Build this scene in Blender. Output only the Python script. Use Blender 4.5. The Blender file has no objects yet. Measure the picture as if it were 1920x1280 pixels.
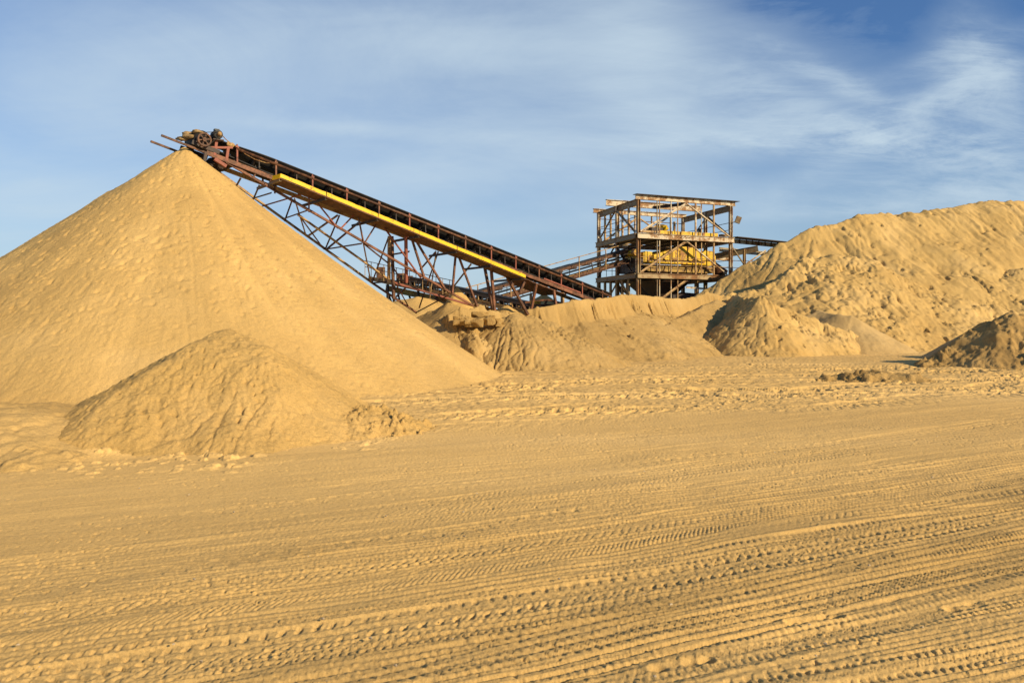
import bpy, math, random
import numpy as np
random.seed(7)
F32 = np.float32
scene = bpy.context.scene
COL = scene.collection

# ------------------------------------------------------------------ camera model
CZ, FPX, HOR = 1.6, 1493.0, 595.0
def P(px, py, Y):
    """world point seen at photo pixel (px,py) at distance Y in front of the camera"""
    return np.array([(px-960)/FPX*Y, Y, CZ+(HOR-py)/FPX*Y])
cam_d = bpy.data.cameras.new('camera'); cam = bpy.data.objects.new('camera', cam_d); COL.objects.link(cam)
cam.location = (0, 0, CZ); cam.rotation_euler = (math.pi/2, 0, 0)
cam_d.sensor_width = 36; cam_d.lens = 28; cam_d.shift_y = -(640-HOR)/1920.0
cam_d.clip_start = 0.1; cam_d.clip_end = 5000
scene.camera = cam

def g0(px, py, z=0.):                       # ground point seen at a pixel
    Y = (CZ-z)*FPX/(py-HOR); return P(px, py, Y)
# ------------------------------------------------------------------ noise
def _hash(ix, iy, s):
    h = (ix.astype(np.int64)*374761393 + iy.astype(np.int64)*668265263 + s*974634777) & 0xffffffff
    h = ((h ^ (h >> 13))*1274126177) & 0xffffffff
    return ((h ^ (h >> 16)) & 0xffff).astype(F32)/F32(65535)
def vn(x, y, s=0):
    fx = np.floor(x); fy = np.floor(y); tx = (x-fx).astype(F32); ty = (y-fy).astype(F32)
    tx = tx*tx*tx*(tx*(tx*6-15)+10); ty = ty*ty*ty*(ty*(ty*6-15)+10)
    a = _hash(fx, fy, s); b = _hash(fx+1, fy, s); c = _hash(fx, fy+1, s); d = _hash(fx+1, fy+1, s)
    return ((a+(b-a)*tx)*(1-ty)+(c+(d-c)*tx)*ty)*2-1
def fbm(x, y, o=3, s=0, g=.5):
    r = 0; a = 1.; t = 0
    for i in range(o):
        r = r+a*vn(x*2**i+i*17.3, y*2**i-i*9.1, s+i*31); t += a; a *= g
    return r/t
def ridged(x, y, o=2, s=0):
    r = 0; a = 1.; t = 0
    for i in range(o):
        r = r+a*(1-2*np.abs(vn(x*2**i+i*7.3, y*2**i+i*3.1, s+i*13))); t += a; a *= .5
    return r/t
def crease(x, y, o=2, s=0, p=5):
    r = 0; a = 1.
    for i in range(o):
        r = np.maximum(r, a*(1-np.abs(vn(x*2**i+i*5.7, y*2**i+i*2.3, s+i*19)))**p); a *= .6
    return r
def chunks(x, y, s=0, th=.6):
    """angular clods: random cells standing proud with cracks between them"""
    fx = np.floor(x); fy = np.floor(y); f1 = np.full(x.shape, 9., F32); f2 = f1.copy(); idv = np.zeros(x.shape, F32)
    for i in (-1, 0, 1):
        for j in (-1, 0, 1):
            cx_ = fx+i; cy_ = fy+j; px_ = cx_+_hash(cx_, cy_, s); py_ = cy_+_hash(cx_, cy_, s+1); d = np.sqrt((x-px_)**2+(y-py_)**2).astype(F32)
            nw = d < f1; f2 = np.where(nw, f1, np.minimum(f2, d)); idv = np.where(nw, _hash(cx_, cy_, s+2), idv); f1 = np.where(nw, d, f1)
    return np.clip((idv-th)/(1-th), 0, 1)*sstep(.0, .22, f2-f1)*(1-.45*f1)
def sstep(a, b, x):
    t = np.clip((x-a)/(b-a), 0, 1); return t*t*(3-2*t)

# ------------------------------------------------------------------ materials
def new_mat(name):
    m = bpy.data.materials.new(name); m.use_nodes = True
    nt = m.node_tree; b = nt.nodes['Principled BSDF']; return m, nt, b
def N(nt, t, **k):
    n = nt.nodes.new(t)
    for a, v in k.items():
        if a in n.inputs: n.inputs[a].default_value = v
        else: setattr(n, a, v)
    return n
def ramp(nt, stops):
    r = nt.nodes.new('ShaderNodeValToRGB'); e = r.color_ramp.elements
    while len(e) < len(stops): e.new(.5)
    for i, (p, c) in enumerate(stops):
        e[i].position = p; e[i].color = (*c, 1) if len(c) == 3 else c
    return r
def sand_mat(name, dark, mid, light, scale=1., stretch=None, grain=1., tone=True):
    m, nt, b = new_mat(name); L = nt.links.new
    tc = N(nt, 'ShaderNodeTexCoord')
    n1 = N(nt, 'ShaderNodeTexNoise', **{'Scale': .55*scale, 'Detail': 6.0, 'Roughness': .6})
    mp = N(nt, 'ShaderNodeMapping'); mp.inputs['Scale'].default_value = stretch or (1, 1, 1)
    if stretch: mp.inputs['Rotation'].default_value = (0, 0, math.radians(-26))
    L(tc.outputs['Object'], mp.inputs['Vector']); L(mp.outputs['Vector'], n1.inputs['Vector'])
    r = ramp(nt, [(.3, dark), (.52, mid), (.72, light)]); L(n1.outputs['Fac'], r.inputs['Fac'])
    n2 = N(nt, 'ShaderNodeTexNoise', **{'Scale': 38.0, 'Detail': 5.0, 'Roughness': .75}); L(tc.outputs['Object'], n2.inputs['Vector'])
    r2 = ramp(nt, [(.25, (.62, .60, .56)), (.5, (1, 1, 1)), (.78, (1.12, 1.12, 1.12))]); L(n2.outputs['Fac'], r2.inputs['Fac'])  # dark specks here and below: dark grains, plus clod shadows put into the colour
    mx = N(nt, 'ShaderNodeMix', data_type='RGBA', blend_type='MULTIPLY'); mx.inputs['Factor'].default_value = .75
    L(r.outputs['Color'], mx.inputs[6]); L(r2.outputs['Color'], mx.inputs[7]); 
    n5 = N(nt, 'ShaderNodeTexNoise', **{'Scale': 170.0, 'Detail': 2.0, 'Roughness': .6}); L(tc.outputs['Object'], n5.inputs['Vector'])
    r5 = ramp(nt, [(.28, (.70, .68, .64)), (.45, (1, 1, 1)), (.75, (1.1, 1.1, 1.1))]); L(n5.outputs['Fac'], r5.inputs['Fac'])
    my = N(nt, 'ShaderNodeMix', data_type='RGBA', blend_type='MULTIPLY'); my.inputs['Factor'].default_value = .8
    L(mx.outputs[2], my.inputs[6]); L(r5.outputs['Color'], my.inputs[7]); out = my.outputs[2]
    if tone:
        at = N(nt, 'ShaderNodeAttribute', attribute_name='tone')
        vm = N(nt, 'ShaderNodeVectorMath', operation='SCALE'); L(out, vm.inputs[0]); L(at.outputs['Fac'], vm.inputs['Scale']); out = vm.outputs[0]
    L(out, b.inputs['Base Color'])
    n3 = N(nt, 'ShaderNodeTexNoise', **{'Scale': 120.0, 'Detail': 4.0, 'Roughness': .7}); L(tc.outputs['Object'], n3.inputs['Vector'])
    bp = N(nt, 'ShaderNodeBump', **{'Strength': .55*grain, 'Distance': .01}); L(n3.outputs['Fac'], bp.inputs['Height'])
    n4 = N(nt, 'ShaderNodeTexNoise', **{'Scale': 22.0, 'Detail': 5.0, 'Roughness': .7}); L(tc.outputs['Object'], n4.inputs['Vector'])
    bp2 = N(nt, 'ShaderNodeBump', **{'Strength': .45*grain, 'Distance': .03}); L(n4.outputs['Fac'], bp2.inputs['Height'])
    L(bp.outputs['Normal'], bp2.inputs['Normal']); L(bp2.outputs['Normal'], b.inputs['Normal'])
    b.inputs['Roughness'].default_value = .95; b.inputs['Specular IOR Level'].default_value = .15
    return m
S_GROUND = sand_mat('road_sand', (.67, .435, .145), (.74, .485, .165), (.80, .535, .195), .5, (.35, 1.2, 1), .55)
S_CONE = sand_mat('dry_sand', (.51, .33, .112), (.59, .388, .132), (.65, .438, .162), .6, grain=1.5)
S_FRESH = sand_mat('fresh_yellow_sand', (.52, .335, .105), (.60, .39, .128), (.66, .437, .155), 1.2, grain=1.8)
S_HILL = sand_mat('hill_sand', (.45, .29, .095), (.57, .38, .13), (.64, .44, .17), .5, grain=1.6)
S_BANK = sand_mat('shaded_eroded_sand', (.36, .235, .082), (.46, .305, .108), (.55, .375, .145), .6, grain=1.6)  # darkened sand: shade of faces turned from the sun is put into the colour
S_PALE = sand_mat('pale_washed_sand', (.44, .30, .12), (.53, .365, .145), (.60, .42, .175), .8)
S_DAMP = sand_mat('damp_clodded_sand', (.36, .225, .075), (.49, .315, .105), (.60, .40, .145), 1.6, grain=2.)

def paint(name, base, rust, amt=.45, sc=3., rough=.6, rust2=None, metal=0):
    m, nt, b = new_mat(name); L = nt.links.new
    tc = N(nt, 'ShaderNodeTexCoord')
    n1 = N(nt, 'ShaderNodeTexNoise', **{'Scale': sc, 'Detail': 8.0, 'Roughness': .7}); L(tc.outputs['Object'], n1.inputs['Vector'])
    n2 = N(nt, 'ShaderNodeTexNoise', **{'Scale': sc*5, 'Detail': 4.0, 'Roughness': .6}); L(tc.outputs['Object'], n2.inputs['Vector'])
    rr = rust2 or tuple(c*.45 for c in rust)
    r2 = ramp(nt, [(.35, rr), (.65, rust)]); L(n2.outputs['Fac'], r2.inputs['Fac'])
    bb = ramp(nt, [(.3, tuple(c*.8 for c in base)), (.7, base)]); L(n2.outputs['Fac'], bb.inputs['Fac'])
    r1 = ramp(nt, [(amt-.03, (1, 1, 1)), (amt+.06, (0, 0, 0))]); L(n1.outputs['Fac'], r1.inputs['Fac'])
    mx = N(nt, 'ShaderNodeMix', data_type='RGBA'); L(r1.outputs['Color'], mx.inputs['Factor'])
    L(bb.outputs['Color'], mx.inputs[6]); L(r2.outputs['Color'], mx.inputs[7]); L(mx.outputs[2], b.inputs['Base Color'])
    b.inputs['Roughness'].default_value = rough; b.inputs['Metallic'].default_value = metal
    b.inputs['Specular IOR Level'].default_value = .3
    bp = N(nt, 'ShaderNodeBump', **{'Strength': .3, 'Distance': .01}); L(n1.outputs['Fac'], bp.inputs['Height']); L(bp.outputs['Normal'], b.inputs['Normal'])
    return m
M_RED = paint('rusty_red_steel', (.25, .105, .05), (.15, .065, .028), .5)
M_RED2 = paint('faded_red_lead_paint', (.28, .088, .05), (.17, .06, .03), .42)
M_TAN = paint('ochre_rusty_steel', (.46, .30, .12), (.26, .13, .045), .45)
M_DARK = paint('dark_oily_steel', (.05, .038, .03), (.09, .05, .03), .45)
M_BROWN = paint('brown_rust', (.17, .075, .03), (.10, .045, .02), .5, 6)
M_YEL = paint('yellow_guard_paint', (.80, .52, .012), (.35, .16, .02), .37, 4.5, .45)
M_YEL2 = paint('worn_yellow_machine_paint', (.74, .47, .02), (.34, .15, .03), .44, 1.6, .5)
M_OCH = paint('dusty_machine_steel', (.42, .27, .06), (.22, .11, .03), .45, 1.5)
M_WHT = paint('weathered_white_paint', (.62, .52, .34), (.34, .17, .05), .48, 1.9)
M_GRY = paint('weathered_grey_paint', (.25, .19, .10), (.22, .11, .04), .42, 1.3)
M_DECK = paint('rusty_beam_paint', (.40, .29, .14), (.28, .13, .035), .5, .9)
M_BELT = paint('black_rubber_belt', (.022, .02, .018), (.05, .04, .028), .42, 2, .7)
M_MOTOR = paint('grey_green_motor', (.08, .085, .075), (.10, .07, .04), .45, 9)
M_CLOD = sand_mat('caked_sand', (.16, .10, .05), (.30, .20, .09), (.46, .31, .14), 4, grain=2, tone=False)

# ------------------------------------------------------------------ object helpers
def setp(o, label=None, cat=None, group=None, kind=None):
    if label: o['label'] = label
    if cat: o['category'] = cat
    if group: o['group'] = group
    if kind: o['kind'] = kind
    return o
def thing(name, loc, label, cat, group=None):
    o = bpy.data.objects.new(name, None); COL.objects.link(o); o.location = loc; o.empty_display_size = .3
    return setp(o, label, cat, group)
def root_of(p):
    while p.parent: p = p.parent
    return p
def mesh_obj(name, verts, faces, mat, parent=None, smooth=False):
    v = np.asarray(verts, float)
    if parent is not None: v = v-np.array(root_of(parent).location)
    me = bpy.data.meshes.new(name); me.from_pydata(v.tolist(), [], [tuple(f) for f in faces]); me.update()
    if mat: me.materials.append(mat)
    if smooth: me.polygons.foreach_set('use_smooth', [True]*len(me.polygons))
    o = bpy.data.objects.new(name, me); COL.objects.link(o)
    if parent is not None: o.parent = parent
    return o
class MB:
    def __init__(s): s.v = []; s.f = []
    def add(s, v, f):
        n = len(s.v); s.v += [np.asarray(q, float) for q in v]; s.f += [tuple(i+n for i in q) for q in f]; return s
    def prism(s, a, b, poly, up=(0, 0, 1)):
        """extrude a closed 2-D outline (side, up) from a to b"""
        a = np.asarray(a, float); b = np.asarray(b, float); d = b-a; d = d/np.linalg.norm(d)
        up = np.asarray(up, float)
        if abs(d@up) > .97: up = np.array([.764, .646, 0.])
        sd = np.cross(d, up); sd /= np.linalg.norm(sd); u = np.cross(sd, d)
        n = len(poly)
        v = [a+sd*x+u*y for x, y in poly]+[b+sd*x+u*y for x, y in poly]
        f = [(i, (i+1) % n, (i+1) % n+n, i+n) for i in range(n)]
        f += [tuple(range(n))[::-1], tuple(range(n, 2*n))]
        return s.add(v, f)
    def bar(s, a, b, w, h, up=(0, 0, 1)):
        return s.prism(a, b, [(-w/2, -h/2), (w/2, -h/2), (w/2, h/2), (-w/2, h/2)], up)
    def angle(s, a, b, w, t=.012, up=(0, 0, 1)):
        return s.prism(a, b, [(-w/2, -w/2), (w/2, -w/2), (w/2, -w/2+t), (-w/2+t, -w/2+t), (-w/2+t, w/2), (-w/2, w/2)], up)
    def ibeam(s, a, b, w, h, t=.03, up=(0, 0, 1)):
        W = w/2; H = h/2; q = t/2
        return s.prism(a, b, [(-W, -H), (W, -H), (W, -H+t), (q, -H+t), (q, H-t), (W, H-t), (W, H), (-W, H), (-W, H-t), (-q, H-t), (-q, -H+t), (-W, -H+t)], up)
    def chan(s, a, b, w, h, t=.02, up=(0, 0, 1), side=1):
        W = w/2*side; H = h/2
        q = t*side
        p = [(-W, -H), (W, -H), (W, -H+t), (-W+q, -H+t), (-W+q, H-t), (W, H-t), (W, H), (-W, H)]
        if side < 0: p = p[::-1]
        return s.prism(a, b, p, up)
    def tube(s, a, b, r, n=10, r2=None):
        a = np.asarray(a, float); b = np.asarray(b, float); d = b-a; d = d/np.linalg.norm(d)
        up = np.array([0, 0, 1.]) if abs(d[2]) < .95 else np.array([1., 0, 0])
        sd = np.cross(d, up); sd /= np.linalg.norm(sd); u = np.cross(sd, d); r2 = r if r2 is None else r2
        c = [(math.cos(2*math.pi*i/n), math.sin(2*math.pi*i/n)) for i in range(n)]
        v = [a+(sd*x+u*y)*r for x, y in c]+[b+(sd*x+u*y)*r2 for x, y in c]
        f = [(i, (i+1) % n, (i+1) % n+n, i+n) for i in range(n)]+[tuple(range(n))[::-1], tuple(range(n, 2*n))]
        return s.add(v, f)
    def poly(s, pts, r, n=6):
        for a, b in zip(pts[:-1], pts[1:]): s.tube(a, b, r, n)
        return s
    def box(s, c, sx, sy, sz, rz=0.):
        c = np.asarray(c, float); ca, sa = math.cos(rz), math.sin(rz); v = []
        for z in (-.5, .5):
            for x, y in ((-.5, -.5), (.5, -.5), (.5, .5), (-.5, .5)):
                X = x*sx; Y = y*sy; v.append(c+np.array([X*ca-Y*sa, X*sa+Y*ca, z*sz]))
        return s.add(v, [(0, 3, 2, 1), (4, 5, 6, 7), (0, 1, 5, 4), (1, 2, 6, 5), (2, 3, 7, 6), (3, 0, 4, 7)])
    def lump(s, c, r, sq=(1, 1, 1), seed=0, n=8):
        rng = random.Random(seed); v = []; f = []
        for i in range(n+1):
            th = math.pi*i/n
            for j in range(2*n):
                ph = math.pi*j/n
                q = np.array([math.sin(th)*math.cos(ph), math.sin(th)*math.sin(ph), math.cos(th)])
                k = r*(1+.22*math.sin(3*ph+seed)*math.sin(th)+.12*math.sin(5*th+2*ph+seed)+rng.uniform(-.08, .08)*math.sin(th))
                v.append(np.asarray(c)+q*k*np.array(sq))
        for i in range(n):
            for j in range(2*n): f.append((i*2*n+j, i*2*n+(j+1) % (2*n), (i+1)*2*n+(j+1) % (2*n), (i+1)*2*n+j))
        return s.add(v, f)
    def build(s, name, mat, parent=None, smooth=False, label=None):
        o = mesh_obj(name, s.v, s.f, mat, parent, smooth)
        if label: o['label'] = label
        return o
def grid_obj(name, X, Y, Z, mat, drop=None, loc=(0, 0, 0), tone=None):
    """heightfield sheet; quads wholly below `drop` are left out"""
    r, c = Z.shape; co = np.empty((r*c, 3), F32)
    co[:, 0] = X.ravel()-loc[0]; co[:, 1] = Y.ravel()-loc[1]; co[:, 2] = Z.ravel()-loc[2]
    i = np.arange(r*c).reshape(r, c)
    q = np.stack([i[:-1, :-1], i[:-1, 1:], i[1:, 1:], i[1:, :-1]], -1).reshape(-1, 4)
    if drop is not None:
        q = q[(Z.ravel()[q] > drop).any(1)]
        used = np.zeros(r*c, bool); used[q.ravel()] = True
        mp = np.cumsum(used)-1; co = co[used]; q = mp[q]
        if tone is not None: tone = tone.ravel()[used]
    me = bpy.data.meshes.new(name)
    me.vertices.add(len(co)); me.vertices.foreach_set('co', co.ravel())
    me.loops.add(q.size); me.loops.foreach_set('vertex_index', q.ravel().astype(np.int32))
    me.polygons.add(len(q)); me.polygons.foreach_set('loop_start', np.arange(0, q.size, 4, dtype=np.int32))
    me.polygons.foreach_set('loop_total', np.full(len(q), 4, np.int32))
    me.polygons.foreach_set('use_smooth', np.ones(len(q), bool))
    me.update(calc_edges=True); me.materials.append(mat)
    at = me.attributes.new('tone', 'FLOAT', 'POINT'); at.data.foreach_set('value', np.ones(len(co), F32) if tone is None else tone.ravel().astype(F32))
    o = bpy.data.objects.new(name, me); COL.objects.link(o); o.location = loc
    return o

# ------------------------------------------------------------------ ground: one sheet to the horizon, tyre tracks pressed in
def ground_base(X, Y):
    return .05*fbm(X*.12, Y*.12, 3, 5)+.012*fbm(X*1.1, Y*1.1, 3, 9)
def make_ground():
    ys = [1.2]
    while ys[-1] < 900:
        y = ys[-1]; k = .0026 if y < 22 else min(.06, .0026*(y/22)**1.9)
        ys.append(y+max(.0075, y*k))
    ys = np.array(ys, F32); nc = 1500
    u = np.linspace(-1, 1, nc, dtype=F32)
    Y, U = np.meshgrid(ys, u, indexing='ij'); X = U*(.72*Y+1.1)
    Z = ground_base(X, Y)
    A = math.radians(26); ca, sa = math.cos(A), math.sin(A)
    a = X*ca+Y*sa; v = -X*sa+Y*ca
    # road ruts: long ridges running with the traffic
    road = sstep(1.0, 1.6, v)*(1-sstep(9.2, 10.2, v+.35*vn(a*.3, v*0, 3)))
    vw = v+.06*vn(a*.25, v*.4, 11)
    Z += road*(.010*fbm(a*.10, vw*2.6, 3, 21)+.006*vn(a*.3, vw*8, 23)*(1-sstep(5.5, 8, v)))
    rng = np.random.RandomState(5)
    tracks = []
    def T(vc, sl, w, kind, p, d, r, seed, fade=.5): tracks.append((vc, sl, w, kind, p, d, r, seed, fade))
    def sl(vc): return (vc-3.2)*.018-.03+rng.uniform(-.02, .02)
    for i in range(70):                      # faded ones first
        vc = rng.uniform(.6, 10.2); near = 1-sstep(4.5, 8.5, np.array(vc))
        T(vc, sl(vc), rng.uniform(.09, .26), rng.choice(['chev', 'ribs', 'ribs', 'bars', 'ribs', 'ribs']), rng.uniform(.045, .10),
          rng.uniform(.004, .008)*(.45+.75*near), rng.uniform(.002, .010)*(.3+.8*near), i, .55)
    for i in range(24):                      # crisp ones over them
        vc = .9+5.2*(i+.5)/24+rng.uniform(-.1, .1)
        T(vc, sl(vc), rng.uniform(.08, .2), ['chev', 'ribs', 'ribs', 'lugs', 'bars', 'ribs'][i % 6], rng.uniform(.035, .06),
          rng.uniform(.005, .009), rng.uniform(.004, .010), 100+i, .45)
    T(5.62, .03, .12, 'lugs', .15, .015, .006, 200, .3); T(5.05, .02, .15, 'chev', .075, .013, .008, 201, .1)
    T(6.95, .05, .11, 'lugs', .17, .013, .002, 202, .35); T(7.75, .06, .08, 'chev', .07, .008, .002, 203, .3)
    T(6.3, .045, .10, 'chev', .06, .009, .002, 205, .3); T(4.1, .0, .16, 'bars', .09, .012, .008, 204, .35)
    T(3.45, -.02, .2, 'ribs', .08, .014, .010, 206, .1); T(1.75, -.02, .2, 'ribs', .08, .016, .008, 210, .1); T(2.75, -.02, .22, 'ribs', .08, .014, .014, 207, .1)
    T(2.2, -.02, .2, 'chev', .09, .016, .012, 208, .1); T(8.9, .08, .10, 'lugs', .22, .012, .002, 209, .35)
    for i in range(16):                      # a few that cross the others at a slant
        vc = rng.uniform(1.2, 6.5); T(vc, sl(vc)+rng.choice([-1, 1])*rng.uniform(.05, .13), rng.uniform(.07, .13), ['chev', 'lugs', 'ribs', 'bars'][i % 4], rng.uniform(.04, .07), rng.uniform(.006, .010), rng.uniform(.002, .006), 300+i, .15)
    for vc, s_, w, kind, p, d, r, seed, fade in tracks:
        rp_ = (.052, .07, .085, .06)[seed % 4]
        if kind == 'ribs': w = w*1.5; d = d*1.25
        c = vc+s_*a+.05*np.sin(a*.35+seed)+.02*np.sin(a*1.1+2*seed)
        s = (v-c)/w
        I = np.nonzero((np.abs(s) < 1.7) & (Y < 40))
        if not len(I[0]): continue
        si = s[I]; ai = a[I]; zi = Z[I]; sabs = np.abs(si); e = si+.06*vn(ai*6, si*2, seed+1)
        core = 1-sstep(.86, 1.02, np.abs(e)); jt = .22*vn(ai*2.3, si*.8, seed+5)+.10*vn(ai*9, si*2, seed+6)
        st = sstep(-fade, .35-fade*.3, vn(ai*.45+seed*3.7, si*.15+seed, seed+2)+.15)
        st = st*(1-.40*sstep(4.2, 5.6, v[I]))*(1-.45*sstep(-.5, 3.5, -X[I])*sstep(3.6, 4.8, v[I]))
        base = -r
        if kind == 'chev':
            ph = (ai+sabs*w*.9)/p+(si > 0)*.5+jt
            pat = sstep(.25, .6, np.cos(ph*2*math.pi))*sstep(.08, .16, sabs)
        elif kind == 'lugs':
            ph = (ai+si*w*.45)/p+jt
            pat = sstep(.1, .5, np.cos(ph*2*math.pi))*(1-sstep(.55, .8, np.abs(sabs-.45)*1.6))
        elif kind == 'bars':
            ph = ai/p+jt
            pat = sstep(.2, .5, np.cos(ph*2*math.pi+1.5*np.sin(si*6)))*sstep(-.5, .1, np.cos(si*2*math.pi*1.5))
        else:
            pat = sstep(.15, .6, np.cos(si*w*2*math.pi/rp_+.4))*(.8+.2*(np.cos(ai/p*2*math.pi*1.3+si*5) > .3))
        pat = pat*(.45+.55*sstep(-.5, .4, vn(ai*1.6, si*1.3, seed+8)))
        tz = base-d*.98*pat+.0015*vn(ai*40, si*w*40, seed)
        rim = .40*r*np.exp(-((np.abs(e)-1.14)/.13)**2)
        low = zi*.65+ground_base(X[I], Y[I])*.35
        Z[I] = zi*(1-core*st)+(low+tz)*core*st+(rim+.12*d*np.exp(-((np.abs(e)-1.1)/.08)**2))*st
    # broad wind-blown swell near right, small scoops and footprints
    def blob(x, y, rx, ry, ang, d):
        c, s = math.cos(ang), math.sin(ang); dx = X-x; dy = Y-y
        q = ((dx*c+dy*s)/rx)**2+((-dx*s+dy*c)/ry)**2
        m = q < 6
        Z[m] += (d*np.exp(-q[m]**2)-.18*d*np.exp(-(np.sqrt(q[m])-1.35)**2*9))
    for (px, py, dr) in ((1270, 1240, .35), (1810, 1134, .42), (1530, 1156, .3)):
        y = CZ*FPX/(py-HOR); x = (px-960)/FPX*y
        blob(x, y, .115, .042, dr, -.006); blob(x+.085*math.cos(dr), y+.085*math.sin(dr), .05, .045, dr, -.010)
        blob(x-.105*math.cos(dr), y-.105*math.sin(dr), .042, .038, dr, -.020)
    for (px, py) in ((1484, 1160), (1570, 1152), (1325, 1232)):
        y = CZ*FPX/(py-HOR); x = (px-960)/FPX*y; blob(x, y, .035, .03, 0, -.03)
    for k in range(0):                       # curved drift at the right edge
        y = CZ*FPX/((930-k*4)-HOR); x = (1760+k*22-960)/FPX*y; blob(x, y, .22, .07, .45, .013)
    # churned working area beyond the road
    ch = sstep(9.2, 12.6, v+.9*vn(a*.35, v*.4, 41))*(1-sstep(60, 90, Y))
    n1 = fbm(a*1.1, v*1.5, 4, 61, .6)
    Z += ch*.022*n1
    for k, (ang, off, w, p, amp0) in enumerate([(.2, 13.0, .40, .32, .045), (.2, 15.0, .42, .32, .045), (.62, 10.6, .36, .30, .04), (.55, 8.4, .36, .3, .04),
            (-.15, 18.5, .4, .36, .05), (-.12, 21.2, .4, .36, .05), (.33, 17.3, .5, .34, .055), (.31, 15.2, .5, .34, .05), (.45, 11.8, .4, .3, .045), (-.35, 17.5, .4, .34, .04),
            (.05, 19.5, .6, .4, .06), (.03, 22.5, .6, .4, .06), (.42, 18.0, .6, .4, .05), (.1, 16.6, .5, .36, .06), (.0, 24.6, .5, .36, .06), (.12, 26.0, .6, .4, .06),
            (.36, 12.9, .42, .32, .05), (.5, 13.6, .42, .32, .045), (.26, 19.6, .5, .4, .05), (.2, 23.5, .5, .4, .05), (.3, 21.6, .5, .4, .05)]):
        c_, s_ = math.cos(ang), math.sin(ang); aa = X*c_+Y*s_; vv = -X*s_+Y*c_
        s = (vv-off*c_-.4*np.sin(aa*.22+k))/w
        I = np.nonzero((np.abs(s) < 1.3) & (Y < 45) & (ch > .05))
        if not len(I[0]): continue
        si = s[I]; ai = aa[I]; amp = amp0*.62; ph = (ai+np.abs(si)*w*.8)/p+(si > 0)*.5+.12*vn(ai*1.5, si, k)
        pat = sstep(.05, .4, np.cos(ph*2*math.pi)); core = 1-sstep(.8, 1.05, np.abs(si))
        st = sstep(-.4, .3, vn(ai*.5+k*5, si*.3, 300+k))*ch[I]
        Z[I] += (-.014-amp*pat)*core*st+.014*np.exp(-((np.abs(si)-1.1)/.14)**2)*st
    cl = fbm(X*5, Y*3.5, 3, 71, .6); Z += ch*.012*sstep(.25, .5, cl)*(.2+.8*sstep(0, .5, vn(X*.35, Y*.35, 77)))
    Z += ch*(.010*fbm(X*12, Y*12, 2, 91)-.02*sstep(.35, .8, fbm(X*6, Y*6, 2, 93)))
    I = np.nonzero((ch > .02) & (Y < 40)); xi, yi = X[I], Y[I]
    Z[I] += ch[I]*.035*sstep(-.05, .4, fbm(xi*.5, yi*.5, 2, 605))*(chunks(xi*5.5, yi*5.5, 601, .72)+.6*chunks(xi*13, yi*13, 603, .7))
    # smooth driven lane across the churned area
    # pushed-up skirt along the foot of the small heap
    for (x0, y0, x1, y1, hh) in [(*g0(-60, 862)[:2], *g0(200, 842)[:2], .07), (*g0(200, 842)[:2], *g0(480, 815)[:2], .09), (*g0(480, 815)[:2], *g0(720, 790)[:2], .06)]:
        L2 = (x1-x0)**2+(y1-y0)**2; t = np.clip(((X-x0)*(x1-x0)+(Y-y0)*(y1-y0))/L2, 0, 1)
        dd = np.hypot(X-x0-t*(x1-x0), Y-y0-t*(y1-y0)); Z += hh*(1-sstep(.0, .85, dd))*(1-.0*dd)
    for cx_, cy_, r0, r1 in ((-4.3, 10.9, 1.9, 3.4), (-9.2, 22.1, 8.3, 9.5)):      # spilled clods round the heaps
        q = np.hypot(X-cx_, Y-cy_); I = np.nonzero((q < r1) & (q > r0-1)); xi, yi = X[I], Y[I]
        m_ = (1-sstep(r0, r1, q[I]))*sstep(-.2, .4, vn(xi*1.2, yi*1.2, 611)); Z[I] += m_*(.035*chunks(xi*11, yi*11, 607, .72)+.05*chunks(xi*6, yi*6, 613, .86))
    # crumbs everywhere
    near = Y < 16
    Z[near] -= .006*road[near]*crease(a[near]*.9, v[near]*9, 2, 88, 9)*sstep(-.3, .3, vn(a[near]*.5, v[near]*1.5, 89))
    Z[near] -= .008*sstep(.50, .66, fbm(X[near]*24, Y[near]*24, 2, 87))*sstep(-.1, .5, vn(X[near]*1.3, Y[near]*1.3, 86))
    cr = vn(X[near]*38, Y[near]*38, 81); Z[near] += .005*sstep(.70, .9, cr)*sstep(-.2, .5, vn(X[near]*2, Y[near]*2, 82))
    Z[near] += .0008*vn(X[near]*110, Y[near]*110, 84)
    Z[near] += .0016*vn(X[near]*60, Y[near]*60, 83)*(.4+.6*sstep(-.3, .5, vn(X[near]*1.5, Y[near]*1.5, 85)))
    # far ground is quiet
    fq = sstep(45, 90, Y); Z = Z*(1-fq)
    tone = 1.0+.05*fbm(a*.15, v*1.3, 3, 401)+.035*fbm(a*.6, v*6, 3, 402)-.15*sstep(.1, .5, fbm(a*.25, v*.9, 3, 403))*(1-sstep(4, 8, v))
    tone = tone-.13*(1-sstep(4.5, 7.5, v))
    tone = tone-.06*ch*sstep(.1, .5, fbm(X*.8, Y*.5, 3, 404))+.05*sstep(6.5, 8.5, v)*(1-ch)
    o = grid_obj('ground', X, Y, Z, S_GROUND, tone=tone); setp(o, 'tyre-tracked yellow sand ground of the quarry yard', kind='structure')
make_ground()

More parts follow.
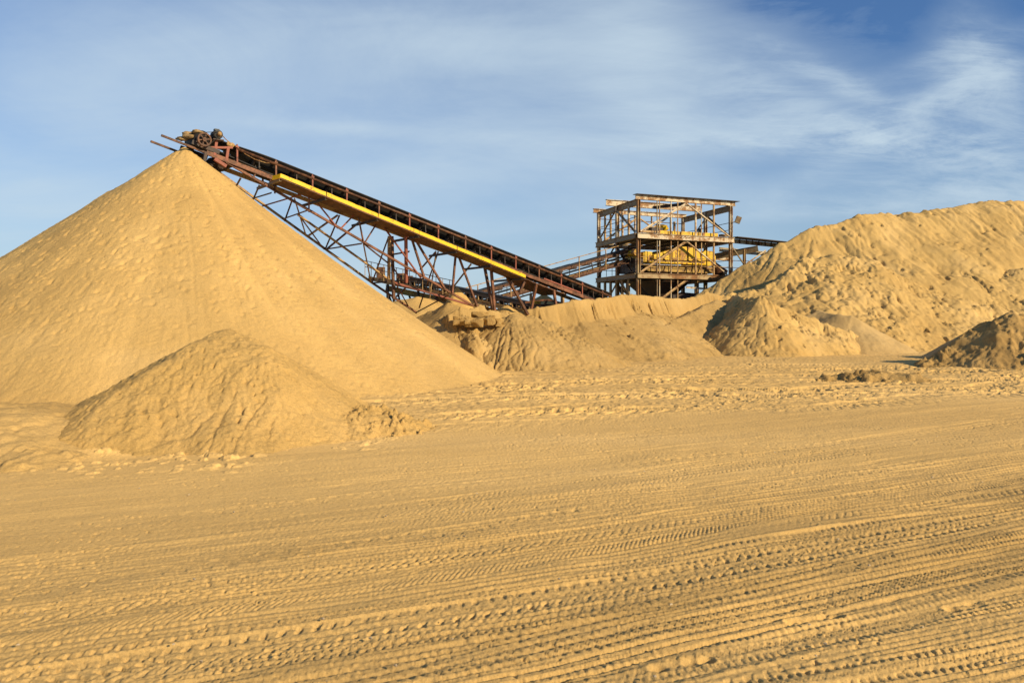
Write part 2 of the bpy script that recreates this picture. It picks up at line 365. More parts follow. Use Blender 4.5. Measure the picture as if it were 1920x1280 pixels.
# ------------------------------------------------------------------ sand piles (heightfields built round a crest line)
def pile(label, mat, segs, res, slope=.68, prof=None, warp=.25, wf=.5, rill=(.03, 4., .35), rough=(.03, 2.5), crumb=(.015, 9.), clod=(0, 3.), pits=(0, 6.), gul=(0, 3., .5), chunk=None, speck=None, tonep=(.085, 3.2, .45),
         k=.08, cat='sand pile', name='sand_pile', seed=0, tip=.12, flute=None, extra=None, pad=.6, group='heaps of sand in the quarry yard', label_parts=None):
    pts = np.array([p for s in segs for p in s[:2]])
    zmax = pts[:, 2].max(); rr = max(p[2]/(s[2] if len(s) > 2 else slope) for s in segs for p in s[:2])
    if prof: rr = max(rr, zmax/slope+.5)
    x0, y0 = pts[:, 0].min()-rr-pad, pts[:, 1].min()-rr-pad; x1, y1 = pts[:, 0].max()+rr+pad, pts[:, 1].max()+rr+pad
    xs = np.arange(x0, x1, res, dtype=F32); ys = np.arange(y0, y1, res, dtype=F32)
    Y, X = np.meshgrid(ys, xs, indexing='ij')
    wx = X+warp*fbm(X*wf, Y*wf, 3, seed+1); wy = Y+warp*fbm(X*wf+50, Y*wf, 3, seed+2)
    hs = []; rs = []; gs = []; ts = []
    run = 0.
    for i, s in enumerate(segs):
        a, b = s[0], s[1]; tn = s[2] if len(s) > 2 else slope
        dx, dy = b[0]-a[0], b[1]-a[1]; L = math.hypot(dx, dy)+1e-6; ux, uy = dx/L, dy/L
        t = (wx-a[0])*ux+(wy-a[1])*uy; q = -(wx-a[0])*uy+(wy-a[1])*ux
        tc = np.clip(t, 0, L); ov = t-tc; d = np.sqrt(q*q+ov*ov)
        ang = np.arctan2(np.abs(ov), np.abs(q))*np.sign(ov)
        c = (tc+run+ang*1.2*min(2., .3+rr*.35))+np.where(q > 0, 97., 0.)
        run += L
        dd = np.sqrt(d*d+tip*tip)-tip
        top = a[2]+(b[2]-a[2])*tc/L
        if flute: dd = dd+flute[0]*crease(c*flute[1]+.3*vn(c*5, d*2, seed+8), d*.35, 2, seed+7, 5)*np.exp(-(d/flute[2])**2)*sstep(.03, .16, d)*sstep(-.5, .2, vn(c*.7, d*0, seed+9))
        h = top-(prof(dd) if prof else tn*dd)
        rl = ridged(c*rill[1], d*rill[2], 3, seed+11)*sstep(.05, .6, d)
        cw = c+.12*vn(c*2.3, d*1.7, seed+61); gs.append(crease(cw*gul[1], d*gul[2], 2, seed+63, 6)*sstep(.05, .35, d)); ts.append(fbm(c*tonep[1], d*tonep[2], 3, seed+65))
        hs.append(h); rs.append(rl)
    H = np.stack(hs); m = H.max(0); w = np.exp((H-m)/k); sw = w.sum(0); h = m+k*np.log(sw)
    rl = (np.stack(rs)*w).sum(0)/sw
    dk = k*np.log(max(1, len(segs)))*.3; h = h-dk
    msk = sstep(-.35, .35, vn(X*.4, Y*.4, seed+77))*.8+.2
    h = h+rill[0]*rl*msk-gul[0]*(np.stack(gs)*w).sum(0)/sw*msk; tone = 1+tonep[0]*(np.stack(ts)*w).sum(0)/sw+.05*fbm(X*1.3, Y*1.3, 3, seed+67)
    h = h+rough[0]*fbm(X*rough[1], Y*rough[1], 4, seed+21, .55)+crumb[0]*(fbm(X*crumb[1], Y*crumb[1], 3, seed+31, .6))
    if clod[0]:
        cn = fbm(X*clod[1], Y*clod[1], 3, seed+41, .6); h = h+clod[0]*sstep(.15, .55, cn)*sstep(-.3, .3, vn(X*.6, Y*.6, seed+43))
    if pits[0]: h = h-pits[0]*crease(X*pits[1]*.5+.2*vn(X*3, Y*3, seed+57), Y*pits[1]*.5, 3, seed+51, 9)*sstep(-.1, .5, fbm(X*.8, Y*.8, 2, seed+53))-pits[0]*.3*sstep(.35, .7, fbm(X*pits[1]*1.6, Y*pits[1]*1.6, 2, seed+55))
    if speck: h = h-speck[0]*sstep(.62, .86, vn(X*speck[1], Y*speck[1], seed+81))*sstep(-.2, .4, vn(X*1.4, Y*1.4, seed+82))
    if chunk:
        qx = X+.25/chunk[1]*vn(X*chunk[1]*2, Y*chunk[1]*2, seed+71); qy = Y+.25/chunk[1]*vn(X*chunk[1]*2, Y*chunk[1]*2, seed+72)
        pm = sstep(-.35, .25, fbm(X*.8, Y*.8, 2, seed+73))
        h = h+chunk[0]*pm*(chunks(qx*chunk[1], qy*chunk[1], seed+74, chunk[2])+.45*chunks(qx*chunk[1]*2.3, qy*chunk[1]*2.3, seed+77, chunk[2]))
    if extra is not None: h = extra(X, Y, h)
    zz = h.clip(-.6, None)
    loc = (float(pts[:, 0].mean()), float(pts[:, 1].mean()), 0.)
    o = grid_obj(name, X, Y, zz, mat, drop=-.12, loc=loc, tone=tone); setp(o, label, cat, group); return o

def chain(pts): return [(pts[i], pts[i+1]) for i in range(len(pts)-1)]

# the great cone under the conveyor head
ap = P(345, 274, 22.0)
def cone_extra(X, Y, h):
    d = np.hypot(X-ap[0], Y-ap[1]); th = np.arctan2(Y-ap[1], X-ap[0])
    low = sstep(4.6, 7.6, d+.6*vn(th*9, d*.3, 4))
    h = h-.012*crease(th*30+.3*vn(th*8, d, 5), d*.30, 2, 8)*low*sstep(2, 4, d)          # avalanche tongues low on the face
    h = h-.007*crease(th*60, d*.35, 1, 12)*sstep(2., 4.5, d)-.004*crease(th*130, d*.5, 1, 13)*sstep(3., 5, d)
    pit = fbm(X*6.5, Y*6.5, 2, 15, .6)
    h = h-.05*sstep(.66, .86, vn(X*12, Y*12, 18))*sstep(-.1, .5, vn(X*.9, Y*.9, 19))*(1-.6*low)-.035*sstep(.7, .88, vn(X*7, Y*7, 20))*(1-.7*low)
    h = h-.035*sstep(.34, .75, pit)*(1-.75*low)-.018*sstep(.3, .8, fbm(th*70, d*.9, 2, 17))*(1-.6*low)*sstep(1.2, 3, d)
    return h
pile('tall cone of dry golden sand under the conveyor head, the biggest and leftmost heap', S_CONE,
     [(ap, ap+np.array([-.25, .3, -.06]), .725), (ap+np.array([-.3, 0, -.25]), ap+np.array([-2.2, .4, -1.15]), .70)], .03, .72, prof=lambda d: .815*d-.0105*d*d, warp=.06, wf=.6, rill=(.0, 4., .3),
     rough=(.012, 2.2), crumb=(.015, 17.), k=.07, tonep=(.17, 3.4, .22), seed=3, tip=.06, extra=cone_extra)
# yellow heap in front of it
c1 = P(425, 626, 11.6); c2 = P(365, 648, 11.2); c3 = P(285, 698, 10.6); c4 = P(190, 785, 9.8); c5 = P(478, 655, 11.3); c6 = P(530, 735, 11.0)
pile('fresh yellow sand heap with a rough crumbly face in front of the tall cone', S_FRESH,
     chain([c6, c5, c1, c2, c3, c4])+[(P(430, 632, 11.5), P(440, 800, 9.9), .55)], .018, .70, warp=.16, wf=1.2, rill=(.03, 4., .5), rough=(.035, 2.4), crumb=(.012, 22.), clod=(.02, 9.), pits=(.035, 7.), gul=(.02, 3., 1.2), chunk=(.018, 15., .6), speck=(.045, 17.), seed=13, k=.10, tip=.25)
pile('low soft sand mound at the left edge beside the fresh yellow heap', S_CONE,
     chain([P(-220, 780, 9.4), P(-60, 778, 9.8), P(50, 778, 10.5), P(130, 776, 11.2), P(220, 766, 11.8)]), .022, .30, warp=.35, wf=.9, rough=(.06, 1.2), crumb=(.014, 12.), clod=(.03, 5), pits=(.03, 6.), gul=(.03, 1.5, .8), seed=23, k=.2, tip=.4)
pile('low wall of crumbled sand clods trailing right of the fresh yellow heap', S_FRESH,
     chain([g0(560, 800, .10), g0(620, 785, .20), g0(680, 772, .26), g0(715, 776, .18), g0(745, 792, .05)]), .018, .6, warp=.2, wf=1.5, rough=(.07, 2.5), crumb=(.035, 14.), clod=(.07, 8.), pits=(.04, 9.), chunk=(.10, 7., .4), seed=33, k=.1, tip=.3)

# middle distance
def cliffprof(hc, s1, s2, e=.0):
    return lambda d: np.where(d < hc/s1, s1*d, hc+s2*(d-hc/s1))
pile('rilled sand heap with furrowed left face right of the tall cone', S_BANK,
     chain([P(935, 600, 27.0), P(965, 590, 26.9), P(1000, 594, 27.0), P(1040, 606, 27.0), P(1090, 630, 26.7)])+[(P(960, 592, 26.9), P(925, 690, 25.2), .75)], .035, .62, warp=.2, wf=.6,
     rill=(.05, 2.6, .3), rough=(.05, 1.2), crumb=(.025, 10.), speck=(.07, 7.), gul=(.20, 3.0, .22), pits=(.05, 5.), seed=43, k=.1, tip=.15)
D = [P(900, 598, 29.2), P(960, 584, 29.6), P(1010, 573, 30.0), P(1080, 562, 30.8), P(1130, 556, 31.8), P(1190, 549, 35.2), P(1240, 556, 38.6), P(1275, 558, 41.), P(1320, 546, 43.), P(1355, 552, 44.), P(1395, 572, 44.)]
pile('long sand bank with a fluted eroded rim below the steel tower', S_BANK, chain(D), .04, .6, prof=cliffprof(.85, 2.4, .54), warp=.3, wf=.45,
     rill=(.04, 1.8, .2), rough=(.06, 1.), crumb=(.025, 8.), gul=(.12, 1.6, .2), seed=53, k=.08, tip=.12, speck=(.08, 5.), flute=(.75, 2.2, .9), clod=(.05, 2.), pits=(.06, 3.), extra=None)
pile('sand ridge with a shaded left side and sharp peak at the centre right', S_HILL,
     [(P(1425, 557, 36.), P(1422, 590, 35.3), .80), (P(1425, 557, 36.), P(1480, 578, 36.3)), (P(1480, 578, 36.3), P(1545, 606, 36.)), (P(1545, 606, 36.), P(1640, 636, 36.5)), (P(1425, 557, 36.), P(1400, 556, 38.5), .95), (P(1400, 556, 38.5), P(1372, 552, 43.), .95)], .045, .72, warp=.28, wf=.5,
     rill=(.05, 2.4, .25), gul=(.30, 1.3, .35), pits=(.16, 2.6), rough=(.07, 1.1), crumb=(.03, 7.), clod=(.03, 3.), chunk=(.12, 3., .7), speck=(.12, 5.), seed=63, k=.09, flute=(.15, 2., .8))
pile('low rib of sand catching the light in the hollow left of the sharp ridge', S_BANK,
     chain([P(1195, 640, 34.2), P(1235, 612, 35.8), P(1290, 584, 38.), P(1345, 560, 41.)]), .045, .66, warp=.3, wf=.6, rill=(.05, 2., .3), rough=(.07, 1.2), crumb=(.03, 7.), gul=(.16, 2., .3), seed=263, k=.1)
pile('small smooth grey-beige sand hump right of the sharp ridge', S_PALE,
     chain([P(1490, 596, 39.), P(1535, 582, 39.5), P(1570, 590, 38.), P(1600, 594, 37.6), P(1640, 625, 37.)]), .05, .6, warp=.2, wf=.6, rough=(.04, 1.2), crumb=(.02, 7.), seed=73, k=.1)
pile('hillock of rough dug sand in front of the great hill on the right', S_HILL,
     chain([P(1335, 556, 43.), P(1400, 540, 44.), P(1470, 510, 45.), P(1530, 487, 46.), P(1570, 479, 46.5), P(1640, 500, 46.5), P(1720, 522, 47.), P(1800, 512, 48.), P(1900, 505, 49.), P(2050, 500, 50.), P(2250, 520, 50.)]),
     .065, .62, warp=.9, wf=.28, rill=(.08, .9, .2), rough=(.24, .5), crumb=(.06, 6.), clod=(.05, 3.), chunk=(.15, 2.4, .70), speck=(.22, 3.4), seed=83, k=.25, tip=.3, pits=(.26, 2.2), gul=(.30, .8, .25))
E_ = [P(1296, 556, 50.), P(1350, 522, 50.5), P(1400, 492, 51.), P(1460, 457, 51.5), P(1520, 430, 52.), P(1600, 407, 53.), P(1650, 404, 54.), P(1710, 399, 54.), P(1780, 391, 55.), P(1835, 378, 56.), P(1890, 372, 56.), P(1960, 372, 57.), P(2120, 380, 57.), P(2400, 400, 56.)]
def hill_extra(X, Y, h):
    n = fbm(X*.22, Y*.22, 3, 97); h = h+.4*n*sstep(0, 3, h)*sstep(17, 21, X)
    return h+.12*ridged(X*.9+Y*.3, Y*.35, 3, 99)*sstep(.5, 2, h)*sstep(16, 22, X)
pile('great hill of quarried sand filling the right background', S_HILL, chain(E_), .075, .74, warp=.5, wf=.3,
     rill=(.04, 1.3, .12), rough=(.12, .5), crumb=(.03, 6.), clod=(.04, 2.), chunk=(.13, 1.6, .76), seed=93, k=.12, pits=(.10, 1.8), speck=(.22, 2.6), gul=(.20, 1.3, .12), extra=hill_extra)
pk = P(1888, 588, 26.5)
pile('dark clodded sand heap in shade at the right edge, with an added unseen ridge casting shade', S_DAMP,
     [(pk, P(1850, 680, 25.2)), (pk, P(1800, 640, 26.6)), (P(1800, 640, 26.6), P(1735, 680, 26.)), (pk, P(1990, 592, 26.5)), (P(1990, 592, 26.5), np.array([20.5, 21.5, 1.9])), (np.array([20.5, 21.5, 1.9]), np.array([17.9, 15.4, 2.3])), (np.array([17.9, 15.4, 2.3]), np.array([16., 12.5, 1.6]))],  # outer runs: unseen ridge beyond the view, added to cast shade on the ground
     .04, .66, warp=.25, wf=.7, rill=(.05, 2., .4), rough=(.10, 1.4), crumb=(.05, 7.), clod=(.06, 2.6), chunk=(.18, 3., .45), seed=103, k=.1)
pile('pale sand heap showing behind the dark heap at the right edge', S_PALE,
     chain([P(1790, 640, 30.), P(1850, 608, 31.), P(1900, 600, 31.)]), .06, .62, seed=113, warp=.2)
pile('low drift of dug clods left of the dark heap', S_DAMP,
     chain([g0(1570, 703, .1), g0(1640, 700, .16), g0(1700, 696, .22)]), .04, .5, warp=.25, wf=1.2, rough=(.08, 2.), crumb=(.04, 8.), clod=(.04, 3.), chunk=(.16, 4., .4), seed=123)
# mounds the conveyor legs stand in
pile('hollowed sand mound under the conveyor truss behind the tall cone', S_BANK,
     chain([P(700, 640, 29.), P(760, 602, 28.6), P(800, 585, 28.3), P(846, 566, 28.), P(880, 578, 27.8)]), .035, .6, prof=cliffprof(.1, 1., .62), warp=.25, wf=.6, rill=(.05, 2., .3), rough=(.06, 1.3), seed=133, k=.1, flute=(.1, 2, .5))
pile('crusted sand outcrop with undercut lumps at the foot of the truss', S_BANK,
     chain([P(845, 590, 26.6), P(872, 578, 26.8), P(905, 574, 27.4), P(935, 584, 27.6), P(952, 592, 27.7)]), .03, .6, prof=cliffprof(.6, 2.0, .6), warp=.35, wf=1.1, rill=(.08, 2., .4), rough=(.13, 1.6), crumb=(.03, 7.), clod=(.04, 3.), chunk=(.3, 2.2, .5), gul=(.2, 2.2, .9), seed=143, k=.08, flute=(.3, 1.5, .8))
pile('narrow leaning sand peak between the conveyor legs', S_CONE,
     [(P(857, 538, 29.2), P(872, 555, 29.1), 1.5), (P(872, 555, 29.1), P(896, 582, 28.9), 1.3)], .03, 1.4, warp=.1, wf=1., rough=(.05, 2.), crumb=(.02, 8.), seed=153, k=.05, tip=.06)
pile('small sand lump beside the conveyor legs on the bank', S_CONE,
     [(P(948, 572, 30.2), P(960, 580, 30.2), 1.)], .03, 1., warp=.15, wf=1.5, rough=(.05, 2.), seed=163, k=.05)
pile('distant twin-peaked sand heap seen through the conveyor legs', S_CONE,
     [(P(1019, 551, 62.), P(1021, 552, 62.), .62), (P(990, 564, 64.), P(992, 564, 64.), .6)], .12, .62, seed=173, warp=.2)
pile('flat far sand mound seen low through the truss', S_CONE,
     chain([P(700, 575, 38.), P(750, 562, 38.), P(790, 557, 38.), P(840, 560, 39.), P(900, 572, 39.)]), .07, .6, seed=183, warp=.3)

cr_ = thing('sand_block', tuple(P(888, 600, 25.6)*np.array([1, 1, 0])), 'undercut blocks of crusted pale sand sitting at the foot of the conveyor truss', 'sand block')
cm_ = MB()
for k, (px, py, Y_, r_, sq_) in enumerate([(866, 601, 26.1, .28, (1.3, 1, .7)), (890, 604, 26.0, .34, (1.2, 1, .62)), (916, 600, 26.3, .28, (1.2, 1, .8)), (902, 590, 26.4, .26, (1.6, 1, .55)), (936, 604, 26.4, .2, (1.1, 1, .9))]):
    n0_ = len(cm_.v); cm_.lump(P(px, py, Y_), r_, sq_, k+3, 22)
    c_ = P(px, py, Y_)
    for q_ in range(n0_, len(cm_.v)):
        d_ = cm_.v[q_]-c_; f_ = float(vn(np.array([d_[0]*5+k*9.]), np.array([d_[2]*7+d_[1]*5]), 5)[0]); g_ = float(crease(np.array([d_[0]*3.+k]), np.array([d_[2]*5.]), 2, 7, 5)[0])
        cm_.v[q_] = c_+np.clip(d_*(1+.22*f_-.30*g_), -r_*.78*np.array(sq_), r_*.70*np.array(sq_))
cm_.build('crust', sand_mat('crusted_block_sand', (.34, .22, .08), (.46, .305, .108), (.56, .38, .145), 2.5, grain=2, tone=False), cr_, True)

# ------------------------------------------------------------------ main stacking conveyor
DH = np.array([.764, .646, 0.]); NF = np.array([-.646, .764, 0.]); A0 = np.array([-6.94, 23.4, 0.])
def NP(px, py, w=0.):
    kx = (px-960)/FPX; Y = (w+A0[0]*NF[0]+A0[1]*NF[1])/(kx*NF[0]+NF[1]); return P(px, py, Y)
t0 = NP(517.5, 308); t1 = NP(1091, 534.5)
def S_of(p): return float((p-A0)@DH)
s0, s1 = S_of(t0), S_of(t1); SLP = (t1[2]-t0[2])/(s1-s0); SP = (s1-s0)/11.
def C(s, w=0., dz=0.):
    q = A0+DH*s+NF*w; q[2] = t0[2]+SLP*(s-s0)+dz; return q
UPN = np.array([-SLP*DH[0], -SLP*DH[1], 1.]); UPN /= np.linalg.norm(UPN)
WT = .95; S_HEAD = s0-1.83*SP; S_END = s0+12.45*SP
cv = thing('belt_conveyor', (A0[0]+DH[0]*6, A0[1]+DH[1]*6, 0), 'long rusty red lattice conveyor with yellow side guard rising left to the tall cone', 'conveyor')
def swept(name, secs, mat, parent, closed=False, smooth=True):
    n = len(secs[0]); v = [p for s in secs for p in s]; f = []
    for i in range(len(secs)-1):
        for j in range(n if closed else n-1):
            k = (j+1) % n; f.append((i*n+j, i*n+k, (i+1)*n+k, (i+1)*n+j))
    if closed: f += [tuple(range(n))[::-1], tuple(range((len(secs)-1)*n, len(secs)*n))]
    return mesh_obj(name, v, f, mat, parent, smooth)
# carrying belt: troughed, thick
def trough(s, f=1.):
    top = [(0.02, .155), (.13, .07), (.30, -.12), (.65, -.12), (.82, .07), (.93, .155)]
    flat = .06
    pts = [(w, flat*(1-f)+z*f) for w, z in top]; bot = [(w, z-.025) for w, z in pts[::-1]]
    return [C(s, w, z) for w, z in pts+bot]
secs = []
for i in range(90):
    s = S_HEAD+(S_END-S_HEAD)*i/89; f = sstep(0, 2.2, np.array(s-S_HEAD)); secs.append(trough(s, float(f)))
swept('carrying_belt', secs, M_BELT, cv, True, False)
secs = []
for i in range(40):
    s = S_HEAD+.05+(S_END-S_HEAD)*i/39; sag = -.30-.03*math.sin(i*1.9)*0
    dz = sag if i > 3 else -.20-.025*i
    secs.append([C(s, .08, dz), C(s, .87, dz), C(s, .87, dz-.03), C(s, .08, dz-.03)])
swept('return_belt', secs, M_BELT, cv, True, False)
for w in (0., WT):                          # top rail tubes
    MB().tube(C(s0-1.0*SP, w), C(S_END, w), .042, 10).build('top_rail', M_BROWN, cv, True)
for w in (0., WT):                          # channel stringers, their ends stick out past the head
    MB().chan(C(s0-1.75*SP, w, -.44), C(S_END, w, -.44), .07, .12, .018, UPN, -1).build('stringer', M_RED if w == 0 else M_TAN, cv)
for w in (0., WT): MB().bar(C(s0-2.78*SP, w, -.44), C(s0-1.6*SP, w, -.45), .05, .055, UPN).build('stringer_end', M_BROWN, cv)
for i in range(-1, 13):                      # posts and idlers
    s = s0+i*SP
    for w in (0., WT):
        m = MB().bar(C(s, w+(.0), -.40), C(s, w, .0), .045, .045, DH); m.bar(C(s-.045, w, .055), C(s+.045, w, .055), .07, .05, UPN)
        m.tube(C(s, w, .04), C(s, w, .13), .022, 6); m.build('post', M_RED2 if i % 3 else M_RED, cv)
    m = MB()
    for sgn in (-1, 1):
        c = .475; m.tube(C(s+.5*SP, c+sgn*.17, -.185), C(s+.5*SP, c+sgn*.42, .03), .05, 10)
    m.tube(C(s+.5*SP, .32, -.19), C(s+.5*SP, .63, -.19), .05, 10); m.bar(C(s+.5*SP+.08, .0, -.27), C(s+.5*SP+.08, .95, -.27), .05, .05, UPN)
    for ww in (.03, .30, .65, .92): m.bar(C(s+.5*SP+.08, ww, -.27), C(s+.5*SP+.08, ww, -.27+(.27 if ww in (.03, .92) else .10)), .03, .03, DH)
    m.build('trough_roller', M_DARK, cv, False)
    if i % 2 == 0:
        MB().tube(C(s+.3*SP, .04, -.37), C(s+.3*SP, .91, -.37), .05, 10).build('return_roller', M_DARK, cv, True)
# yellow walkway guard: lip plates on the walkway edge with a tray floor behind
WL = -.72
la = NP(526, 328.5, WL); lb = NP(986, 518, WL); sa_, sb_ = S_of(la), S_of(lb)
def Lp(s, w, dz):
    q = A0+DH*s+NF*w; q[2] = la[2]+(lb[2]-la[2])*(s-sa_)/(sb_-sa_)+dz; return q
js = [sa_]+[S_of(NP(x, 400, WL)) for x in (612, 709, 786, 857, 922)]+[sb_]
rng = random.Random(4)
for i in range(6):
    a, b = js[i]+.012, js[i+1]-.012; t = rng.uniform(-.008, .008)
    m = MB(); n = 14; v = []
    for q in range(n+1):
        s = a+(b-a)*q/n; jg = rng.uniform(-.012, .012); z1 = .055+jg*.6
        v += [Lp(s, WL-t, -.060), Lp(s, WL-t, z1), Lp(s, WL+.012-t, z1), Lp(s, WL+.012-t, -.060)]
    f = []
    for q in range(n):
        for j in range(4): f.append((q*4+j, q*4+(j+1) % 4, q*4+4+(j+1) % 4, q*4+4+j))
    f += [(3, 2, 1, 0), (n*4, n*4+1, n*4+2, n*4+3)]
    m.add(v, f); m.build('guard_panel', M_YEL, cv)
    MB().bar(Lp(a, WL/2+.06, -.083), Lp(b, WL/2+.06, -.083), -WL+.06, .018, UPN).build('walkway_plate', M_BROWN, cv)  # dark brown stands in for the shade on the walkway's underside
MB().bar(NP(511, 334, WL*.5), Lp(js[0], WL, -.02), .02, .13, UPN).build('guard_end_plate', M_YEL, cv)
# cross bearers under the walkway to the far stringer
for k, s in enumerate(js[:-1]+[js[-1]-.15]):
    a = Lp(s+.02, WL+.05, -.125); b = C(s+.02, WT, -.60); c_ = C(s+.02, 0, -.60); c_[2] = a[2]-.0; b[2] = a[2]-.04
    MB().angle(a, b, .07, .012, (0, 0, 1)).build('cross_bearer', M_GRY if k == 0 else M_DARK, cv)
    MB().angle(Lp(s+.02, -.05, -.13), C(s+.02, .0, -.52), .05, .01).build('hanger', M_RED, cv)
# lattice truss, node by node: (pixel, pixel, plane offset, plane offset, width, material)
FB = 2.5
def member(name, a, b, wa, wb, w, mat, kind='angle'):
    p, q = NP(a[0], a[1], wa), NP(b[0], b[1], wb); m = MB()
    if kind == 'angle': m.angle(p, q, w, w*.16, (.3, .2, 1))
    elif kind == 'tube': m.tube(p, q, w/2, 8)
    else: m.bar(p, q, w, w)
    return m.build(name, mat, cv)
member('bottom_chord', (424, 303), (890, 574), 0, 0, .085, M_RED)
member('bottom_chord', (392, 309), (700, 531), FB, FB, .085, M_TAN)
member('bottom_chord', (700, 531), (782, 586), FB, FB, .085, M_RED)
member('truss_chord', (559, 402), (737, 529), 1.25, 1.25, .075, M_TAN)
member('truss_chord', (737, 529), (888, 573), 1.25, .1, .075, M_RED2)
near = [((516, 341), (516, 363)), ((480, 326), (474, 334)), ((580, 364), (580, 398)), ((583, 365), (634, 428)), ((668, 398), (637, 430)), ((671, 399), (683, 457)),
        ((710, 414), (684, 456)), ((712, 414), (790, 521)), ((770, 441), (796, 522)), ((774, 441), (837, 546)), ((855, 470), (848, 549)), ((857, 472), (896, 578))]
for i, (a, b) in enumerate(near): member('brace', a, b, 0, 0, .062 if i > 6 else .05, (M_RED, M_RED2)[i in (3, 4, 7)], 'bar' if i > 7 else 'angle')
far = [((487, 346), (475, 374), WT, FB), ((452, 333), (443, 349), WT, FB), ((549, 372), (534, 414), WT, FB), ((553, 372), (575, 443), WT, FB), ((562, 404), (608, 467), 1.25, FB),
       ((637, 403), (610, 467), WT, FB), ((634, 403), (577, 443), WT, FB), ((673, 417), (614, 466), WT, FB), ((729, 443), (698, 529), WT, FB), ((671, 399), (696, 529), 0, FB),
       ((818, 471), (788, 505), WT, FB), ((822, 471), (786, 577), WT, FB), ((884, 494), (850, 538), WT, FB), ((742, 530), (766, 573), 1.25, FB), ((762, 538), (743, 556), 1.25, FB), ((818, 474), (806, 560), WT, 1.2)]
for i, (a, b, wa, wb) in enumerate(far): member('brace', a, b, wa, wb, .05, (M_TAN, M_RED, M_BROWN)[i % 3])
cross = [((472, 372), (508, 361), FB, 0), ((530, 410), (578, 393), FB, 0), ((491, 386), (575, 361), FB, 0), ((609, 467), (678, 456), FB, 0), ((699, 530), (795, 522), FB, 0), ((683, 457), (737, 500), 0, 1.25), ((737, 500), (757, 531), 1.25, 1.25), ((780, 585), (842, 552), FB, 0)]
for i, (a, b, wa, wb) in enumerate(cross): member('cross_brace', a, b, wa, wb, .052, (M_DARK, M_BROWN, M_RED2, M_BROWN)[i % 4])
# legs down into the sand
for a, b, wa, wb, mt in [((730, 443), (729, 530), WT, WT, M_TAN), ((735, 443), (738, 560), 1.1, 1.1, M_BROWN), ((761, 437), (762, 530), .0, .3, M_RED2), ((920, 492), (928, 592), 0, 0, M_RED), ((908, 497), (926, 590), WT, .6, M_BROWN),
                         ((942, 503), (990, 590), 0, 0, M_BROWN), ((1006, 532), (994, 590), 0, .4, M_RED), ((1038, 543), (1045, 590), 0, 0, M_RED), ((983, 528), (974, 548), 0, 0, M_BROWN)]:
    member('leg', a, b, wa, wb, .085, mt, 'bar')
member('leg_tie', (733, 477), (767, 471), WT, .2, .06, M_BROWN)
# lower belly cover and feeder skirt
m = MB(); m.add([C(s0+8.5*SP, -.02, -.60), C(s0+8.5*SP, WT, -.60), C(s0+10.3*SP, WT, -.60), C(s0+10.3*SP, -.02, -.60), C(s0+8.7*SP, -.02, -.64), C(s0+8.7*SP, WT, -.74), C(s0+9.9*SP, WT, -.74), C(s0+9.9*SP, -.02, -.64)],
    [(0, 1, 2, 3), (4, 7, 6, 5), (0, 4, 5, 1), (1, 5, 6, 2), (2, 6, 7, 3), (3, 7, 4, 0)]); m.build('belly_plate', M_BROWN, cv)
MB().bar(C(s0+9.2*SP, -.03, -.33), C(s0+10.9*SP, -.03, -.33), .02, .05, UPN).build('skirt_rail', M_RED2, cv)
m = MB().box(C(s0+9.9*SP, 1.35, -1.02), .35, .25, .12, .7); m.build('bracket', M_YEL2, cv)
# head pulley with caked sand, flywheel, motor, v-belt
hp = C(S_HEAD, 0, -.04)
pul = MB().tube(C(S_HEAD, .04, -.06), C(S_HEAD, .91, -.06), .20, 24).build('head_pulley', M_BELT, cv, True)
shaft = MB().tube(C(S_HEAD, -.22, -.06), C(S_HEAD, 1.1, -.06), .03, 10).build('shaft', M_DARK, cv, True)
m = MB()
for i, (ds, w, dz, r) in enumerate([(-.12, .12, .12, .12), (-.22, .45, .06, .16), (-.1, .7, .13, .13), (-.3, .25, -.06, .12), (.05, .3, .17, .08), (-.33, .7, -.05, .12), (-.02, .55, .17, .10), (-.42, .4, -.16, .1)]):
    m.lump(C(S_HEAD+ds, w, dz-.05), r*.85, (1.5, 1.2, .55), i)
m.build('caked_sand', M_CLOD, cv, True)
for sg in (0, 1):
    MB().bar(C(S_HEAD-.3, WT*sg, -.30), C(S_HEAD+.45, WT*sg, -.30), .08, .12, UPN).build('bearing_block', M_DARK, cv)
# flywheel in the vertical plane of the conveyor with six holes
wc = NP(383, 262, -.18); WR = .19
def ringpt(r, th, off): return wc+(DH*math.cos(th)+np.array([0, 0, 1.])*math.sin(th))*r+NF*off
def annulus(m, r0, r1, h, n=36):
    v = []; f = []
    for i in range(n):
        th = 2*math.pi*i/n; v += [ringpt(r0, th, -h), ringpt(r1, th, -h), ringpt(r1, th, h), ringpt(r0, th, h)]
    for i in range(n):
        k = (i+1) % n
        for j in range(4): f.append((i*4+j, i*4+(j+1) % 4, k*4+(j+1) % 4, k*4+j))
    m.add(v, f)
m = MB(); annulus(m, WR*.80, WR, .045); annulus(m, .012, WR*.30, .05)
for k in range(6):
    th0 = k*math.pi/3+.2
    v = []; sec = [(-.20, .28), (-.055, .55), (-.20, .82), ]
    pts = []
    for r, hw in ((.26, .30), (.42, .17), (.56, .14), (.70, .17), (.84, .26)):
        pts.append((r, hw))
    L_ = [ringpt(WR*r, th0+hw/1., -.02) for r, hw in pts]; R_ = [ringpt(WR*r, th0-hw/1., -.02) for r, hw in pts]
    L2 = [p+NF*.04 for p in L_]; R2 = [p+NF*.04 for p in R_]; n = len(pts)
    f = []
    for i in range(n-1):
        f += [(i, i+1, n+i+1, n+i), (2*n+i, 3*n+i, 3*n+i+1, 2*n+i+1), (i, 2*n+i, 2*n+i+1, i+1), (n+i, n+i+1, 3*n+i+1, 3*n+i)]
    m.add(L_+R_+L2+R2, f)
m.build('drive_wheel', M_BROWN, cv)
mc = NP(408, 253, -.05)
